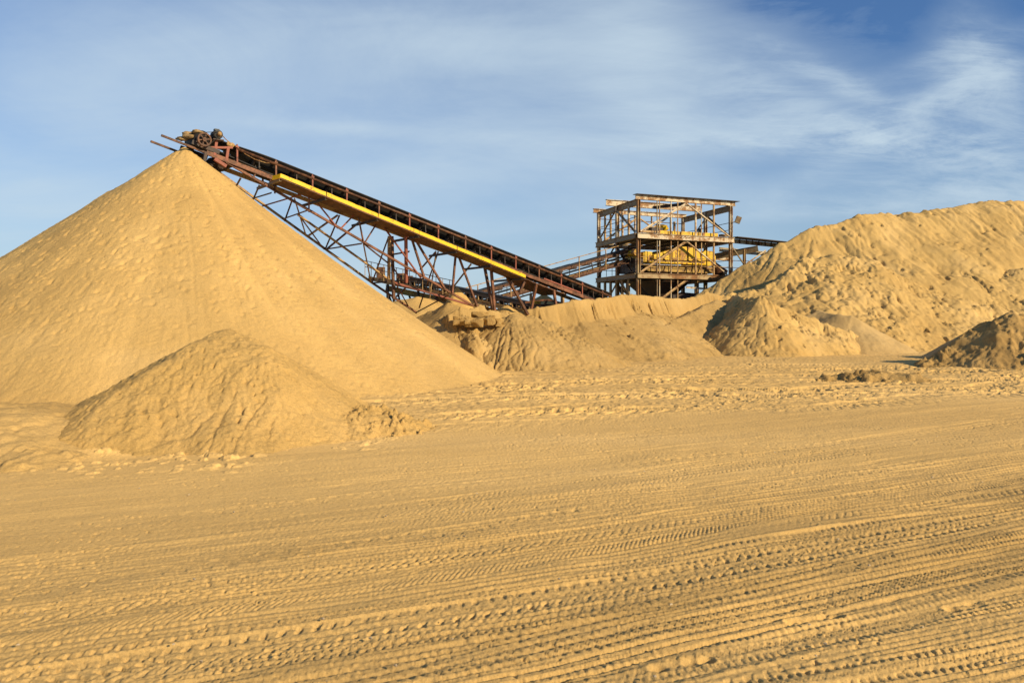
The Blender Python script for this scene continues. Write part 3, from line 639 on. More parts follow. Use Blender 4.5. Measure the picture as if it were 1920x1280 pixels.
mo = MB().tube(mc-NF*.10, mc+NF*.26, .115, 16).build('motor', M_MOTOR, cv, True)
m = MB()
for k in range(12):
    th = k*math.pi/6; d = DH*math.cos(th)+np.array([0, 0, 1.])*math.sin(th); m.bar(mc-NF*.06+d*.118, mc+NF*.24+d*.118, .012, .03, tuple(d))
m.build('cooling_fins', M_MOTOR, mo)
MB().box(mc+NF*.08+np.array([0, 0, .135]), .13, .12, .07, .7).build('terminal_box', M_MOTOR, mo)
MB().tube(mc-NF*.19, mc-NF*.11, .055, 14).build('motor_pulley', M_TAN, mo, True)
MB().box(mc+NF*.08+np.array([0, 0, -.145]), .30, .34, .03, .7).build('motor_base', M_DARK, cv)
m = MB(); p = mc-NF*.15; w_ = wc-NF*0+NF*(((p-wc)@NF)); tt = np.array([0, 0, 1.])
m.tube(w_+tt*WR*1.0-DH*.02, p+tt*.06, .010, 6); m.tube(w_-tt*WR*.55+DH*WR*.8, p-tt*.06, .010, 6); m.build('v_belt', M_BELT, cv)
for px, ya, yb in ((406, 262, 292), (428, 275, 302)): member('head_post', (px, ya), (px-4, yb), 0, 0, .075, M_RED2, 'bar')
member('head_post', (386, 285), (383, 303), 0, 0, .08, M_DARK, 'bar')
member('head_brace', (390, 277), (436, 277), 0, 0, .06, M_RED2, 'bar'); member('head_brace', (350, 285), (400, 318), WT, WT, .07, M_DARK, 'bar')
member('head_brace', (402, 298), (424, 312), 0, 0, .09, M_RED2, 'bar')
MB().lump(NP(408, 310, .7), .26, (1.1, 1, .8), 3).build('belt_scraper', M_DARK, cv, False)
# snub roller, hanging cable along the rail
MB().tube(C(S_HEAD+.9, .04, -.42), C(S_HEAD+.9, .91, -.42), .09, 14).build('snub_pulley', M_DARK, cv, True)
cab = [NP(415, 252), NP(424, 262), NP(432, 268), NP(445, 276), NP(460, 289), NP(478, 299), NP(500, 306), NP(520, 305)]
MB().poly(cab, .012).build('power_cable', M_TAN, cv)
m = MB()
for px, py in ((429, 270), (435, 272)): m.lump(NP(px, py), .06, seed=px)
m.build('junction_box', M_TAN, cv)

# ------------------------------------------------------------------ steel screening tower
V0 = np.array([8.25, 52., 0.]); UF = np.array([6.88, 3.1, 0.]); VS = np.array([-1.85, 6.75, 0.])
def W(a, b, z): return V0+UF*a+VS*b+np.array([0, 0, z])
tw = thing('steel_tower', tuple(W(.5, .5, 0)), 'open steel frame tower of weathered white and rusty beams with two decks', 'tower')
ZR, ZD2, ZD1 = 9.45, 6.92, 4.32
cols = [(0, 0), (1, 0), (0, 1), (1, 1), (0, .5), (1, .5)]
def mt_col(a, b): return M_WHT
for a, b in cols:
    MB().ibeam(W(a, b, ZD1), W(a, b, ZR-.15), .21, .21, .03, tuple(UF)).build('column', M_WHT if (a, b) != (0, 0) else M_DECK, tw)
    MB().ibeam(W(a, b, -.1), W(a, b, ZD1), .22, .22, .03, tuple(UF)).build('column', M_DECK if b == 0 else M_GRY, tw)
for z, h, mt in ((ZD2, .34, M_WHT), (ZD1, .32, M_DECK)):
    for b in (0, 1):
        MB().ibeam(W(-.02, b-.03*(1 if b == 0 else -1), z), W(1.02, b-.03*(1 if b == 0 else -1), z), .16, h, .03).build('deck_beam', mt, tw)
    for a in (0, 1):
        MB().ibeam(W(a-.03*(1 if a == 0 else -1), -.0, z), W(a-.03*(1 if a == 0 else -1), 1.0, z), .16, h, .03).build('deck_beam', M_GRY, tw)
    for k in range(1, 6): MB().ibeam(W(k/6, .01, z), W(k/6, .99, z), .1, h*.6, .02).build('joist', M_DARK, tw)
    m = MB(); m.add([W(.01, .01, z+h/2+.01), W(.99, .01, z+h/2+.01), W(.99, .99, z+h/2+.01), W(.01, .99, z+h/2+.01), W(.01, .01, z+h/2+.05), W(.99, .01, z+h/2+.05), W(.99, .99, z+h/2+.05), W(.01, .99, z+h/2+.05)],
          [(0, 3, 2, 1), (4, 5, 6, 7), (0, 1, 5, 4), (1, 2, 6, 5), (2, 3, 7, 6), (3, 0, 4, 7)])
    m.build('deck_plate', M_BROWN, tw)
for b, l, e in ((0, -.03, 1.05), (.5, -.12, .94), (1, -.06, 1.04)):
    MB().ibeam(W(l, b, ZR+(.0 if b != .5 else .08)), W(e, b, ZR+(.0 if b != .5 else .08)), .22, .30 if b != .5 else .42, .03).build('roof_beam', M_WHT, tw)
MB().bar(W(-.035, 0, ZR+.175), W(1.08, 0, ZR+.175), .5, .03).build('roof_flashing', M_DARK, tw)
for a in (0, 1): MB().ibeam(W(a, .02, ZR-.30), W(a, .98, ZR-.30), .2, .40, .03).build('roof_beam', M_GRY, tw)
MB().ibeam(W(.5, 0, ZR-.22), W(.4, .5, ZR-.05), .12, .2, .02).build('roof_beam', M_DARK, tw)
def wpx(px):                                 # position along the front face for a photo column
    kx = (px-960)/FPX; return (kx*V0[1]-V0[0])/(UF[0]-kx*UF[1])
for px, mt in ((1231, M_GRY), (1235.5, M_WHT), (1257, M_WHT), (1269.5, M_TAN), (1303, M_WHT), (1314, M_WHT), (1337, M_TAN)):
    a = wpx(px); w_ = .095 if px in (1303, 1337) else .055
    MB().angle(W(a, -.012, ZD2+.2), W(a, -.012, ZR-.16), w_, .02, tuple(UF)).build('stud', mt, tw)
    MB().angle(W(a, -.012, ZD1+.2), W(a, -.012, ZD2-.21), w_, .02, tuple(UF)).build('stud', M_TAN if mt is M_WHT and px > 1260 else mt, tw)
    if px < 1280: MB().angle(W(a, -.012, .5), W(a, -.012, ZD1-.2), w_, .02, tuple(UF)).build('stud', mt, tw)
def dg(a, b, c, d, w=.1, mt=M_WHT, n='diagonal_brace'): MB().angle(W(*a), W(*b), w, .02).build(n, mt, tw) if d is None else None
for (a, b, mt) in [((.02, -.02, ZD2+.3), (.5, -.02, ZR-.2), M_WHT), ((.5, -.02, ZR-.2), (.98, -.02, ZD2+.25), M_WHT), ((.02, -.02, ZD1+.25), (.5, -.02, ZD2-.2), M_TAN), ((.5, -.02, ZD2-.2), (.95, -.02, ZD1+.25), M_WHT),
                   ((.18, -.02, 2.6), (.5, -.02, ZD1-.2), M_TAN), ((-.02, .97, ZD2+.25), (-.02, .52, ZR-.45), M_GRY), ((-.02, .48, ZR-.45), (-.02, .03, ZD2+.3), M_WHT), ((-.02, .97, ZD1+.25), (-.02, .52, ZD2-.3), M_DARK),
                   ((-.02, .5, ZD2-.3), (-.02, .1, ZD1+.3), M_DARK), ((-.02, .85, 2.2), (-.02, .45, ZD1-.2), M_GRY), ((-.02, .4, ZD1-.2), (-.02, .05, 2.5), M_TAN), ((1.02, .97, ZD2+.25), (1.02, .52, ZR-.45), M_GRY), ((1.02, .5, ZR-.45), (1.02, .05, ZD2+.3), M_GRY),
                   ((.05, .98, ZD2+.3), (.45, .98, ZR-.3), M_TAN), ((.45, .98, ZR-.3), (.9, .98, ZD2+.3), M_TAN), ((.55, 1., 2.), (.2, 1., ZD1-.2), M_DARK), ((.2, .6, 2.), (.02, .6, ZD1-.2), M_DARK), ((.6, .8, 1.8), (.3, .8, ZD1-.2), M_DARK), ((.4, .3, 1.8), (.1, .3, ZD1-.2), M_DARK)]:
    MB().angle(W(*a), W(*b), .12, .02).build('diagonal_brace', mt, tw)
for b in (.2, .35, .65, .8):
    MB().angle(W(-.01, b, ZD2+.2), W(-.01, b, ZR-.45), .11, .02).build('stud', M_WHT if b < .5 else M_TAN, tw)
    MB().angle(W(-.01, b, 0), W(-.01, b, ZD1-.18), .14, .02).build('stud', M_GRY, tw)
for a in (.2, .42, .62, .85): MB().angle(W(a, 1.01, ZD2+.2), W(a, 1.01, ZR-.15), .09, .02).build('stud', M_TAN, tw)
for a in (.15, .3): MB().angle(W(a, .6, 0), W(a, .6, ZD1-.18), .13, .02).build('stud', M_GRY, tw)
for z0 in (ZD2, ZD1):
    for dz in (.55, 1.05):
        for aa, bb in (((-.015, 0), (-.015, 1)), ((0, 1.015), (1, 1.015)), ((1.01, 0), (1.01, 1)), ((0, .02), (1, .02))):
            if aa == (0, .02) and (z0 == ZD2): continue
            MB().tube(W(*aa, z0+.2+dz), W(*bb, z0+.2+dz), .022, 6).build('handrail', M_TAN if z0 == ZD1 and bb == (1, .02) else M_DARK, tw)
for z in (1.75,): MB().tube(W(0, 1.015, ZD2+.2+z), W(1, 1.015, ZD2+.2+z), .03, 6).build('handrail', M_BROWN, tw)
for b in (.15, .3, .45, .6, .75, .9): MB().tube(W(-.015, b, ZD1+.2), W(-.015, b, ZD1+1.25), .022, 6).build('rail_post', M_DARK, tw)
fl = W(1.045, -.02, 8.35)
fb = MB(); fb.box(fl+np.array([.16, 0, .05]), .34, .22, .46, .0)
for v in fb.v:
    d = v-fl; an = -.35; x = d[0]*math.cos(an)-d[2]*math.sin(an); z = d[0]*math.sin(an)+d[2]*math.cos(an); v[0] = fl[0]+x; v[2] = fl[2]+z
fo = fb.build('floodlight', M_GRY, tw); MB().bar(W(1.0, -.02, 8.15), fl+np.array([.1, 0, -.15]), .06, .06).build('floodlight_bracket', M_DARK, fo)
for i in range(5): MB().box(W(.40+i*.032, -.0435, ZD2+.03), .045 if i != 1 else .07, .02, .06 if i else .03, math.atan2(UF[1], UF[0])).build('bolt_plate', M_DARK, tw)
# lower tier hopper under the deck
m = MB(); q = [W(.22, .1, ZD1-.2), W(.62, .1, ZD1-.2), W(.62, .8, ZD1-.2), W(.22, .8, ZD1-.2), W(.36, .3, 2.7), W(.46, .3, 2.7), W(.46, .55, 2.7), W(.36, .55, 2.7)]
m.add(q, [(0, 1, 5, 4), (1, 2, 6, 5), (2, 3, 7, 6), (3, 0, 4, 7), (4, 5, 6, 7)]); m.build('hopper', M_DARK, tw)
MB().add([W(.36, -.0, 3.1), W(.66, -.0, 3.2), W(.66, .4, 3.4), W(.34, .4, 2.9), W(.36, -.0, 2.2), W(.66, 0, 2.2), W(.66, .4, 2.2), W(.34, .4, 2.2)], [(0, 1, 2, 3), (0, 4, 5, 1), (1, 5, 6, 2), (2, 6, 7, 3), (3, 7, 4, 0), (4, 7, 6, 5)]).build('chute', M_DARK, tw)
m = MB().ibeam(W(.5, -.01, 3.62), W(.82, -.01, 3.5), .1, .12, .02); m.build('ledger', M_WHT, tw)

# yellow screening machine standing on the lower deck
sc_ = thing('screening_machine', tuple(W(.5, .4, ZD1+.23)), 'big worn yellow screening machine standing on the lower deck of the tower', 'machine')
def ex(name, prof, b0, b1, mat, par=sc_):
    n = len(prof); v = [W(a, b0, z) for a, z in prof]+[W(a, b1, z) for a, z in prof]
    f = [(i, (i+1) % n, (i+1) % n+n, i+n) for i in range(n)]+[tuple(range(n))[::-1], tuple(range(n, 2*n))]
    return mesh_obj(name, v, f, mat, par)
zb = ZD1+.24
ex('drum_housing', [(.19, zb+.85), (.19, zb+1.20), (.30, zb+1.45), (.42, zb+1.74), (.52, zb+1.84), (.62, zb+1.80), (.68, zb+1.6), (.70, zb+.85)], .06, .55, M_YEL2)
ex('end_housing', [(.71, zb+.55), (.71, zb+1.45), (.74, zb+1.62), (.82, zb+1.60), (.86, zb+1.25), (.86, zb+.62)],   .05, .5, M_YEL2)
m = MB().tube(W(.86, .3, zb+1.05), W(.92, .3, zb+1.05), .28, 16); m.build('end_bearing', M_YEL2, sc_, True)
ex('feed_box', [(.10, zb+.7), (.10, zb+1.35), (.12, zb+1.45), (.19, zb+1.42), (.19, zb+.7)], .1, .55, M_YEL2)
ex('side_trough', [(.12, zb+.62), (.12, zb+.82), (.70, zb+.80), (.70, zb+.60)], .035, .06, M_OCH)
ex('screen_pan', [(.13, zb+.12), (.10, zb+.58), (.86, zb+.50), (.84, zb+.08)], .07, .65, M_OCH)
for k in range(8):
    a = .22+k*.075; MB().bar(W(a, .062, zb+.14), W(a+.02, .062, zb+.56), .05, .03, tuple(UF)).build('pan_rib', M_BROWN, sc_)
for k in range(5):
    a = .30+k*.085; MB().bar(W(a, .05, zb+.86), W(a, .05, zb+1.35+.25*math.sin(k*.9)), .04, .03, tuple(UF)).build('drum_rib', M_BROWN if k % 2 else M_YEL2, sc_)
MB().tube(W(.12, .02, zb+.68), W(.72, .02, zb+.66), .06, 8).build('wash_pipe', M_YEL2, sc_, True)
m = MB()
for k in range(16): m.lump(W(.16+k*.034, .05, zb+.86+.02*math.sin(k*2.)), .07+.03*math.sin(k*1.7), (1, .6, .6), k, 5)
m.build('rust_flange', M_BROWN, sc_)
m = MB().tube(W(.03, .1, zb+1.35), W(.03, .35, zb+1.35), .22, 14); m.box(W(.055, .15, zb+1.1), .35, .3, .3, .4); m.build('drive_motor', M_YEL2, sc_)
ex('dark_side_tank', [(.015, zb+.05), (.015, zb+.95), (.10, zb+.95), (.10, zb+.05)], .1, .5, M_DARK)
m = MB().tube(W(.90, .2, zb+1.0), W(.955, .1, zb+.02), .12, 16, .52); m.build('discharge_cone', M_BROWN, sc_, True)
for a in (.2, .5, .8): MB().bar(W(a, .2, zb-.02), W(a, .2, zb+.12), .2, .2).build('foot', M_OCH, sc_)
# units on the upper deck
zu = ZD2+.26
up = thing('drive_unit', tuple(W(.4, .4, zu)), 'yellow drive unit with grey filter pipes on the upper deck of the tower', 'machine')
for a0, a1, bz in ((.03, .22, M_TAN), (.23, .33, M_YEL2), (.36, .44, M_YEL2), (.455, .68, M_YEL2), (.69, .86, M_YEL2), (.90, .985, M_TAN)):
    MB().bar(W(a0, .035, zu+.08), W(a1, .035, zu+.08), .3, .22 if bz is M_YEL2 else .14).build('base_rail', bz, up)
for a in (.235, .262, .285): MB().tube(W(a, .3, zu), W(a, .3, zu+.62), .09, 10).build('filter_pipe', M_GRY, up, True)
MB().lump(W(.42, .35, zu+.65), .42, (1.2, .8, .6), 5).build('gear_casing', M_YEL2, up)
MB().bar(W(.27, .3, zu+.5), W(.45, .3, zu+1.35), .14, .1).build('lever_arm', M_WHT, up)
MB().bar(W(.25, .28, zu+.42), W(.37, .28, zu+.42), .5, .3).build('dark_tray', M_DARK, up)
MB().bar(W(.48, .2, zu), W(.48, .2, zu+1.0), .12, .12).build('pump_post', M_TAN, up)
pm = thing('pump', tuple(W(.82, .3, zu)), 'small dark pump with a pale tank near the right end of the upper deck', 'pump')
MB().tube(W(.82, .3, zu), W(.82, .3, zu+.55), .17, 14).build('tank', M_WHT, pm, True); MB().lump(W(.82, .3, zu+.6), .13, seed=3).build('valve', M_DARK, pm)
MB().box(W(.90, .3, zu+.2), .5, .4, .36, .4).build('pump_body', M_DARK, pm)
# annex frame on the right of the tower
an = thing('steel_annex', tuple(W(1.3, .2, 0)), 'low steel annex with a flat grey roof edge right of the tower', 'steel frame')
MB().bar(W(1.03, .0, 7.15), W(1.68, -.0, 6.95), .9, .05).build('roof_sheet', M_DARK, an)
MB().bar(W(1.03, .06, 6.95), W(1.68, .06, 6.75), .05, .30).build('fascia', M_WHT, an)
for k in range(9): MB().bar(W(1.06+k*.075, .045, 7.11-k*.023), W(1.06+k*.075, .045, 6.78-k*.023), .05, .05, tuple(UF)).build('fascia_rib', M_BROWN, an)
MB().ibeam(W(1.02, .25, 6.45), W(1.68, .25, 6.25), .15, .3, .03).build('annex_beam', M_WHT, an)
MB().ibeam(W(.98, .85, 6.35), W(1.55, .85, 6.15), .15, .32, .03).build('annex_beam', M_WHT, an)
MB().ibeam(W(.86, .45, 5.75), W(1.32, .0, 6.45), .15, .42, .03).build('annex_beam', M_GRY, an)
for a, b in ((1.19, .05), (1.05, .8), (1.35, .3), (.96, .6)): MB().ibeam(W(a, b, 2.5), W(a, b, 6.4), .16, .16, .02, tuple(UF)).build('annex_column', M_TAN, an)
MB().angle(W(1.19, .05, 5.3), W(1.05, .05, 6.5), .08, .015).build('annex_brace', M_GRY, an); MB().angle(W(1.22, .05, 5.4), W(1.45, .05, 6.4), .08, .015).build('annex_brace', M_WHT, an)
for z in (4.6, 5.1, 5.6): MB().tube(W(1.02, .1, z), W(1.4, .1, z), .022, 6).build('handrail', M_BROWN, an)

# ------------------------------------------------------------------ feed conveyor from the tower down to the left
ka, kb = P(862, 561, 47.), P(1192, 468, 54.)
kd = kb-ka; kl = np.linalg.norm(kd[:2]); kdh = np.array([kd[0]/kl, kd[1]/kl, 0]); kn = np.array([-kdh[1], kdh[0], 0.])
def K(f, w=0., dz=0.): q = ka+kd*f+kn*w; q[2] += dz; return q
kv = thing('belt_conveyor', tuple(np.array([K(.5)[0], K(.5)[1], 0.])), 'inclined brown feed conveyor with handrails rising right into the steel tower', 'conveyor')
for w in (0., .9):
    MB().chan(K(0, w, .05), K(1., w, .05), .09, .17, .02).build('upper_stringer', M_BROWN, kv)
    MB().chan(K(.0, w-.1, -.62), K(1., w-.1, -.62), .09, .2, .02).build('lower_stringer', M_TAN if w else M_BROWN, kv)
MB().bar(K(0, .45, .16), K(1, .45, .16), .75, .05).build('carrying_belt', M_BELT, kv)
MB().bar(K(0, .45, -.30), K(1, .45, -.30), .75, .03).build('return_belt', M_BELT, kv)
MB().tube(K(.0, -.5, .62), K(1., -.5, .62), .028, 6).build('handrail', M_TAN, kv); MB().tube(K(.0, -.5, -.05), K(1., -.5, -.05), .02, 6).build('handrail', M_DARK, kv)
MB().bar(K(.0, -.3, -.70), K(1, -.3, -.70), .5, .03).build('walkway_plate', M_BROWN, kv)
for f in (.07, .24, .42, .62, .78, .98): MB().bar(K(f, -.5, -.70), K(f, -.5, .62), .05, .05).build('rail_post', M_TAN, kv)
for f in np.arange(.05, 1., .083):
    m = MB().tube(K(f, .1, -.02), K(f, .8, -.02), .07, 8); m.prism(K(f-.005, .0, -.08), K(f-.005, .9, -.08), [(-.14, .1), (.14, .1), (.07, -.08), (-.07, -.08)]); m.build('trough_roller', M_DARK, kv)
for f in (.10, .27, .45, .72, .92):
    MB().bar(K(f, 0, .02), K(f+.012, 0, -.6), .05, .06).build('hanger', M_DARK, kv); MB().bar(K(f+.04, 0, .02), K(f+.055, 0, -.6), .05, .06).build('hanger', M_DARK, kv)
for f in (.16, .30, .55):
    for w in (0., .9): MB().bar(K(f, w, -.6), np.array([K(f+.01, w)[0], K(f, w)[1], 0.]), .12, .12).build('leg', M_TAN, kv)
lm = MB().tube(K(.775, -.5, .62), K(.765, -.5, 1.0), .025, 6); lm.tube(K(.765, -.5, 1.0), K(.75, -.5, 1.32), .02, 6); lo = lm.build('lamp_post', M_DARK, kv)
MB().box(K(.745, -.5, 1.36), .24, .14, .18, .5).build('lamp_head', M_DARK, lo)
# second thin gallery behind, low
k2a, k2b = P(905, 577, 60.), P(1068, 530, 62.)
k2 = thing('belt_conveyor', (float(k2a[0]), float(k2a[1]), 0.), 'thin distant conveyor with railings seen low under the feed conveyor', 'conveyor')
for dz, r in ((0, .06), (.55, .06), (1.15, .03), (1.45, .03)): MB().bar(k2a+np.array([0, 0, dz]), k2b+np.array([0, 0, dz]), r*1.5, r*2).build('rail' if r < .05 else 'stringer', M_GRY, k2)
for k in range(12):
    q = k2a+(k2b-k2a)*k/11; MB().bar(q, q+np.array([0, 0, 1.45]), .04, .04).build('rail_post', M_GRY, k2)
for k in (2, 6, 10): q = k2a+(k2b-k2a)*k/11; MB().bar(np.array([q[0], q[1], 0]), q, .15, .15).build('leg', M_GRY, k2)
# dark ground conveyor running behind the truss
ga, gb = P(690, 521, 40.), P(1010, 590, 36.)
gd = gb-ga; gl = np.linalg.norm(gd[:2]); gn = np.array([-gd[1]/gl, gd[0]/gl, 0.])
def G(f, w=0., dz=0.): q = ga+gd*f+gn*w; q[2] += dz; return q
gv = thing('belt_conveyor', (float(G(.4)[0]), float(G(.4)[1]), 0.), 'dark heavy conveyor on a box girder sloping down to the right behind the lattice truss', 'conveyor')
MB().chan(G(0, 0, 0), G(1, 0, 0), .1, .2, .02).build('stringer', M_TAN, gv); MB().chan(G(.09, .3, -.33), G(.85, .3, -.33), .1, .28, .02).build('girder', M_OCH, gv); MB().chan(G(0, .9, 0), G(1, .9, 0), .1, .2, .02).build('stringer', M_DARK, gv)
MB().bar(G(.0, .45, -.02), G(1, .45, -.02), .8, .04).build('return_belt', M_BELT, gv); MB().bar(G(.2, .45, .42), G(1, .45, .42), .85, .10).build('carrying_belt', M_BELT, gv)
MB().bar(G(.2, .0, .32), G(1, .0, .32), .06, .10).build('edge_rail', M_DARK, gv)
for k in range(34):
    f = .2+k*.0235; MB().bar(G(f, 0, .1), G(f, 0, .32), .06, .05).build('roller_bracket', M_DARK if k % 4 else M_TAN, gv)
for k in range(12):
    f = .2+k*.066; MB().tube(G(f, .05, .22), G(f, .85, .22), .07, 8).build('roller', M_DARK, gv, True)
for dz in (.55, .85): MB().tube(G(0, -.25, dz), G(.55, -.25, dz-.1), .018, 6).build('handrail', M_DARK, gv)
for k in range(14): MB().tube(G(k*.04, -.25, 0), G(k*.04, -.25, .85-k*.008), .018, 6).build('rail_post', M_DARK if k % 3 else M_TAN, gv)
for f, h in ((.06, .55), (.19, .45), (.235, .4)): MB().box(G(f, .3, .1+h/2), .42, .4, h, 0.2).build('gear_box', M_BROWN, gv)
for f in (.12, .16, .31, .42, .5, .62, .7, .8, .9): MB().bar(G(f, .1, 0), np.array([G(f+.004)[0], G(f)[1], 0.]), .1, .1).build('leg', M_DARK if f < .5 else M_TAN, gv)
for k in range(5): MB().angle(G(.10+k*.07, .3, -.45), G(.135+k*.07, .3, -1.1-(k % 2)*.5), .07, .01).build('knee_brace', M_DARK, gv)
# low brown rail frame in front of the distant heap
rf = thing('rail_frame', tuple(P(1020, 590, 33.5)*np.array([1, 1, 0])), 'low brown angle-iron frame on the sand below the conveyor foot', 'steel frame')
for a, b in (((985, 567), (1026, 562)), ((1026, 562), (1056, 569)), ((1056, 569), (1095, 571)), ((990, 572), (1060, 572)), ((1026, 562), (1017, 580)), ((985, 566), (984, 586)), ((1056, 568), (1056, 584))):
    MB().angle(P(*a, 33.5), P(*b, 33.5), .09, .015).build('bar', M_RED, rf)

# small stones lying on the road
rng = random.Random(11); st = MB()
for k in range(110):
    px = rng.uniform(0, 1920); py = 640+640*rng.random()**1.2
    if py < 720 or (px < 760 and py < 905): continue
    y = CZ*FPX/(py-HOR); x = (px-960)/FPX*y; r = rng.uniform(.003, .008)*(1+.03*y)
    st.lump((x, y, .012+float(ground_base(np.array([x]), np.array([y]))[0])), r, (1.2, 1, .7), k, 3)
so = st.build('gravel', paint('pale_stones', (.50, .40, .25), (.30, .22, .12), .4, 20), None); setp(so, 'scattered tiny pale stones and shell bits on the sand', kind='stuff')

# ------------------------------------------------------------------ light and sky
sun_v = np.array([.735, -.545, .405]); sun_v /= np.linalg.norm(sun_v)
sd = bpy.data.lights.new('sun', 'SUN'); sd.energy = 5.; sd.angle = math.radians(.53); sd.color = (1., .80, .54)
so = bpy.data.objects.new('sun', sd); COL.objects.link(so)
from mathutils import Vector
so.rotation_euler = Vector(sun_v).to_track_quat('Z', 'Y').to_euler(); so.location = (20, -20, 20)
w = bpy.data.worlds.new('World'); scene.world = w; w.use_nodes = True; nt = w.node_tree; L = nt.links.new
bg = nt.nodes['Background']; bg.inputs['Strength'].default_value = .09
sky = N(nt, 'ShaderNodeTexSky'); sky.sky_type = 'NISHITA'; sky.sun_disc = False
sky.sun_elevation = math.asin(sun_v[2]); sky.sun_rotation = math.atan2(sun_v[0], sun_v[1]); sky.air_density = 1.1; sky.dust_density = .4; sky.ozone_density = 4.
tc = N(nt, 'ShaderNodeTexCoord')
def math_(op, a, b=None, clamp=False):
    n = nt.nodes.new('ShaderNodeMath'); n.operation = op; n.use_clamp = clamp
    for i, q in enumerate((a, b)):
        if q is None: continue
        if hasattr(q, 'links'): L(q, n.inputs[i])
        else: n.inputs[i].default_value = q
    return n.outputs[0]
sep = N(nt, 'ShaderNodeSeparateXYZ'); L(tc.outputs['Generated'], sep.inputs[0])
zz = math_('ADD', math_('MAXIMUM', sep.outputs[2], 0.), .22)
cx = math_('DIVIDE', sep.outputs[0], zz); cy = math_('DIVIDE', sep.outputs[1], zz)
cmb = N(nt, 'ShaderNodeCombineXYZ'); L(cx, cmb.inputs[0]); L(cy, cmb.inputs[1])
def cloud(rot, scl, scale, detail, rough, lo, hi, dist=0., seed=0.):
    mp = N(nt, 'ShaderNodeMapping'); mp.inputs['Rotation'].default_value = (0, 0, rot); mp.inputs['Scale'].default_value = scl; mp.inputs['Location'].default_value = (seed, seed*.7, seed)
    L(cmb.outputs[0], mp.inputs['Vector'])
    n = N(nt, 'ShaderNodeTexNoise', **{'Scale': scale, 'Detail': detail, 'Roughness': rough, 'Distortion': dist}); L(mp.outputs[0], n.inputs['Vector'])
    mr = N(nt, 'ShaderNodeMapRange', interpolation_type='SMOOTHSTEP'); mr.inputs['From Min'].default_value = lo; mr.inputs['From Max'].default_value = hi
    L(n.outputs['Fac'], mr.inputs['Value']); return mr.outputs[0]
def blob(px, py, sg, amt):
    d = np.array([(px-960)/FPX, 1., (HOR-py)/FPX]); d /= np.linalg.norm(d)
    v = N(nt, 'ShaderNodeVectorMath', operation='DISTANCE'); L(tc.outputs['Generated'], v.inputs[0]); v.inputs[1].default_value = tuple(d)
    q = math_('DIVIDE', v.outputs['Value'], sg); q = math_('MULTIPLY', q, q); q = math_('MULTIPLY', q, -1.); return math_('MULTIPLY', math_('EXPONENT', q), amt)
veil = cloud(.5, (.8, 1.5, 1), 1.0, 6., .5, .25, .78, .5, 3.)
st1 = cloud(-.5, (.55, 1.7, 1), 2.6, 12., .70, .40, .72, 1.0, 11.)
fa = math_('DIVIDE', sep.outputs[0], math_('MAXIMUM', sep.outputs[1], .05)); fb_ = math_('DIVIDE', sep.outputs[2], math_('MAXIMUM', sep.outputs[1], .05))
gx = N(nt, 'ShaderNodeCombineXYZ'); L(fa, gx.inputs[0]); L(fb_, gx.inputs[1])
def fibre(rot, sx, sy, det, lo, hi, seed):
    mp = N(nt, 'ShaderNodeMapping'); mp.inputs['Rotation'].default_value = (0, 0, math.radians(rot)); mp.inputs['Scale'].default_value = (sx, sy, 1); mp.inputs['Location'].default_value = (seed, seed, seed)
    L(gx.outputs[0], mp.inputs['Vector']); n = N(nt, 'ShaderNodeTexNoise', **{'Scale': 1., 'Detail': det, 'Roughness': .68, 'Distortion': .9}); L(mp.outputs[0], n.inputs['Vector'])
    mr = N(nt, 'ShaderNodeMapRange', interpolation_type='SMOOTHSTEP'); mr.inputs['From Min'].default_value = lo; mr.inputs['From Max'].default_value = hi; L(n.outputs['Fac'], mr.inputs['Value']); return mr.outputs[0]
fi1 = fibre(12, 3.2, 11., 12., .38, .72, 4.); fi2 = fibre(-22, 3.5, 12., 12., .40, .74, 9.); fi3 = fibre(8, 1.6, 5., 9., .35, .75, 14.)
st2 = cloud(.75, (.6, 1.8, 1), 3.6, 12., .70, .42, .72, 1.2, 5.)
def streak(px, py, sx, sy, ang, amt):       # long soft cloud lane at a fixed place in the sky
    x0 = (px-960)/FPX; y0 = (HOR-py)/FPX; c = math.cos(math.radians(ang)); s_ = math.sin(math.radians(ang))
    dx = math_('SUBTRACT', fa, x0); dy = math_('SUBTRACT', fb_, y0)
    p = math_('DIVIDE', math_('ADD', math_('MULTIPLY', dx, c), math_('MULTIPLY', dy, s_)), sx/FPX)
    q = math_('DIVIDE', math_('SUBTRACT', math_('MULTIPLY', dy, c), math_('MULTIPLY', dx, s_)), sy/FPX)
    r = math_('ADD', math_('MULTIPLY', p, p), math_('MULTIPLY', q, q)); return math_('MULTIPLY', math_('EXPONENT', math_('MULTIPLY', r, -1.)), amt)
def total(lst):
    t = None
    for q in lst: t = q if t is None else math_('ADD', t, q)
    return t
dens = total([blob(200, -40, .50, .58), blob(800, 140, .32, .42), blob(1000, 360, .30, .40), blob(40, 400, .20, .16)])
soft = total([streak(1195, 60, 95, 230, 12, .70), streak(1235, 220, 170, 110, -20, .60), streak(1080, 300, 300, 90, 0, .22), streak(60, 370, 260, 55, -8, .65), streak(300, 110, 420, 70, 14, .22), streak(60, 440, 200, 30, -4, .35), streak(760, 245, 330, 14, -3, .28), streak(300, 90, 420, 50, -12, .10)])
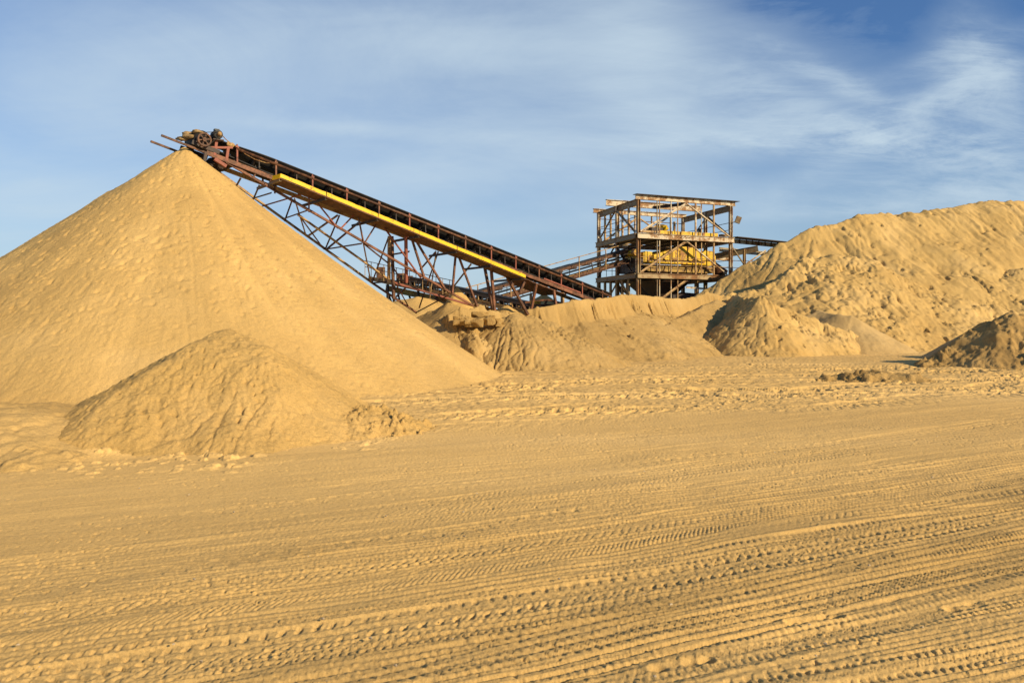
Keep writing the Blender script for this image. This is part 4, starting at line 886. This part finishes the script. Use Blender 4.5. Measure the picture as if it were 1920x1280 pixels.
wisp = total([streak(1330, 266, 330, 20, 0, .75), streak(1680, 262, 330, 42, -6, .75), streak(1840, 150, 75, 120, 25, .95), streak(1700, 225, 200, 30, 28, .8), streak(1560, 150, 130, 22, -28, .65), streak(1600, 235, 230, 26, -25, .6),
              streak(1470, 110, 200, 40, -20, .25), streak(1800, 100, 170, 24, 18, .3), streak(1620, 30, 380, 90, -6, -.20), streak(1480, 320, 220, 30, 0, -.16), streak(1850, 360, 260, 28, -4, .75), streak(1620, 392, 230, 22, 0, .55), streak(1850, 300, 200, 26, -10, .55), streak(720, 250, 260, 12, -4, .25), streak(1400, 180, 200, 60, -20, .35)])
wn = math_('ADD', math_('MULTIPLY', math_('ADD', math_('ADD', fi1, fi2), math_('MULTIPLY', st2, .6)), .80), .10)
m1 = math_('ADD', math_('MULTIPLY', dens, math_('ADD', math_('MULTIPLY', veil, .85), .38)), math_('MULTIPLY', soft, math_('ADD', math_('MULTIPLY', st1, .5), .6)))
m2 = math_('MULTIPLY', wisp, wn)
hz = math_('EXPONENT', math_('MULTIPLY', math_('MAXIMUM', sep.outputs[2], 0.), -10.))
m1 = math_('MULTIPLY', m1, math_('ADD', math_('MULTIPLY', fi3, .45), .72)); mask = total([m1, m2, math_('MULTIPLY', fi1, .05), math_('MULTIPLY', hz, .85)])
mask = math_('MAXIMUM', mask, .03); mask = math_('SUBTRACT', 1., math_('EXPONENT', math_('MULTIPLY', mask, -1.18)))
tint = N(nt, 'ShaderNodeMix', data_type='RGBA', blend_type='MULTIPLY'); tint.inputs['Factor'].default_value = 1.; L(sky.outputs[0], tint.inputs[6]); tint.inputs[7].default_value = (.50, .74, 1.02, 1)
mix = N(nt, 'ShaderNodeMix', data_type='RGBA'); L(mask, mix.inputs['Factor']); L(tint.outputs[2], mix.inputs[6]); mix.inputs[7].default_value = (5.35, 6.55, 7.5, 1)
L(mix.outputs[2], bg.inputs['Color'])
scene.view_settings.view_transform = 'Standard'; scene.view_settings.look = 'None'; scene.view_settings.exposure = .25; scene.view_settings.gamma = 1.
scene.view_settings.use_curve_mapping = False
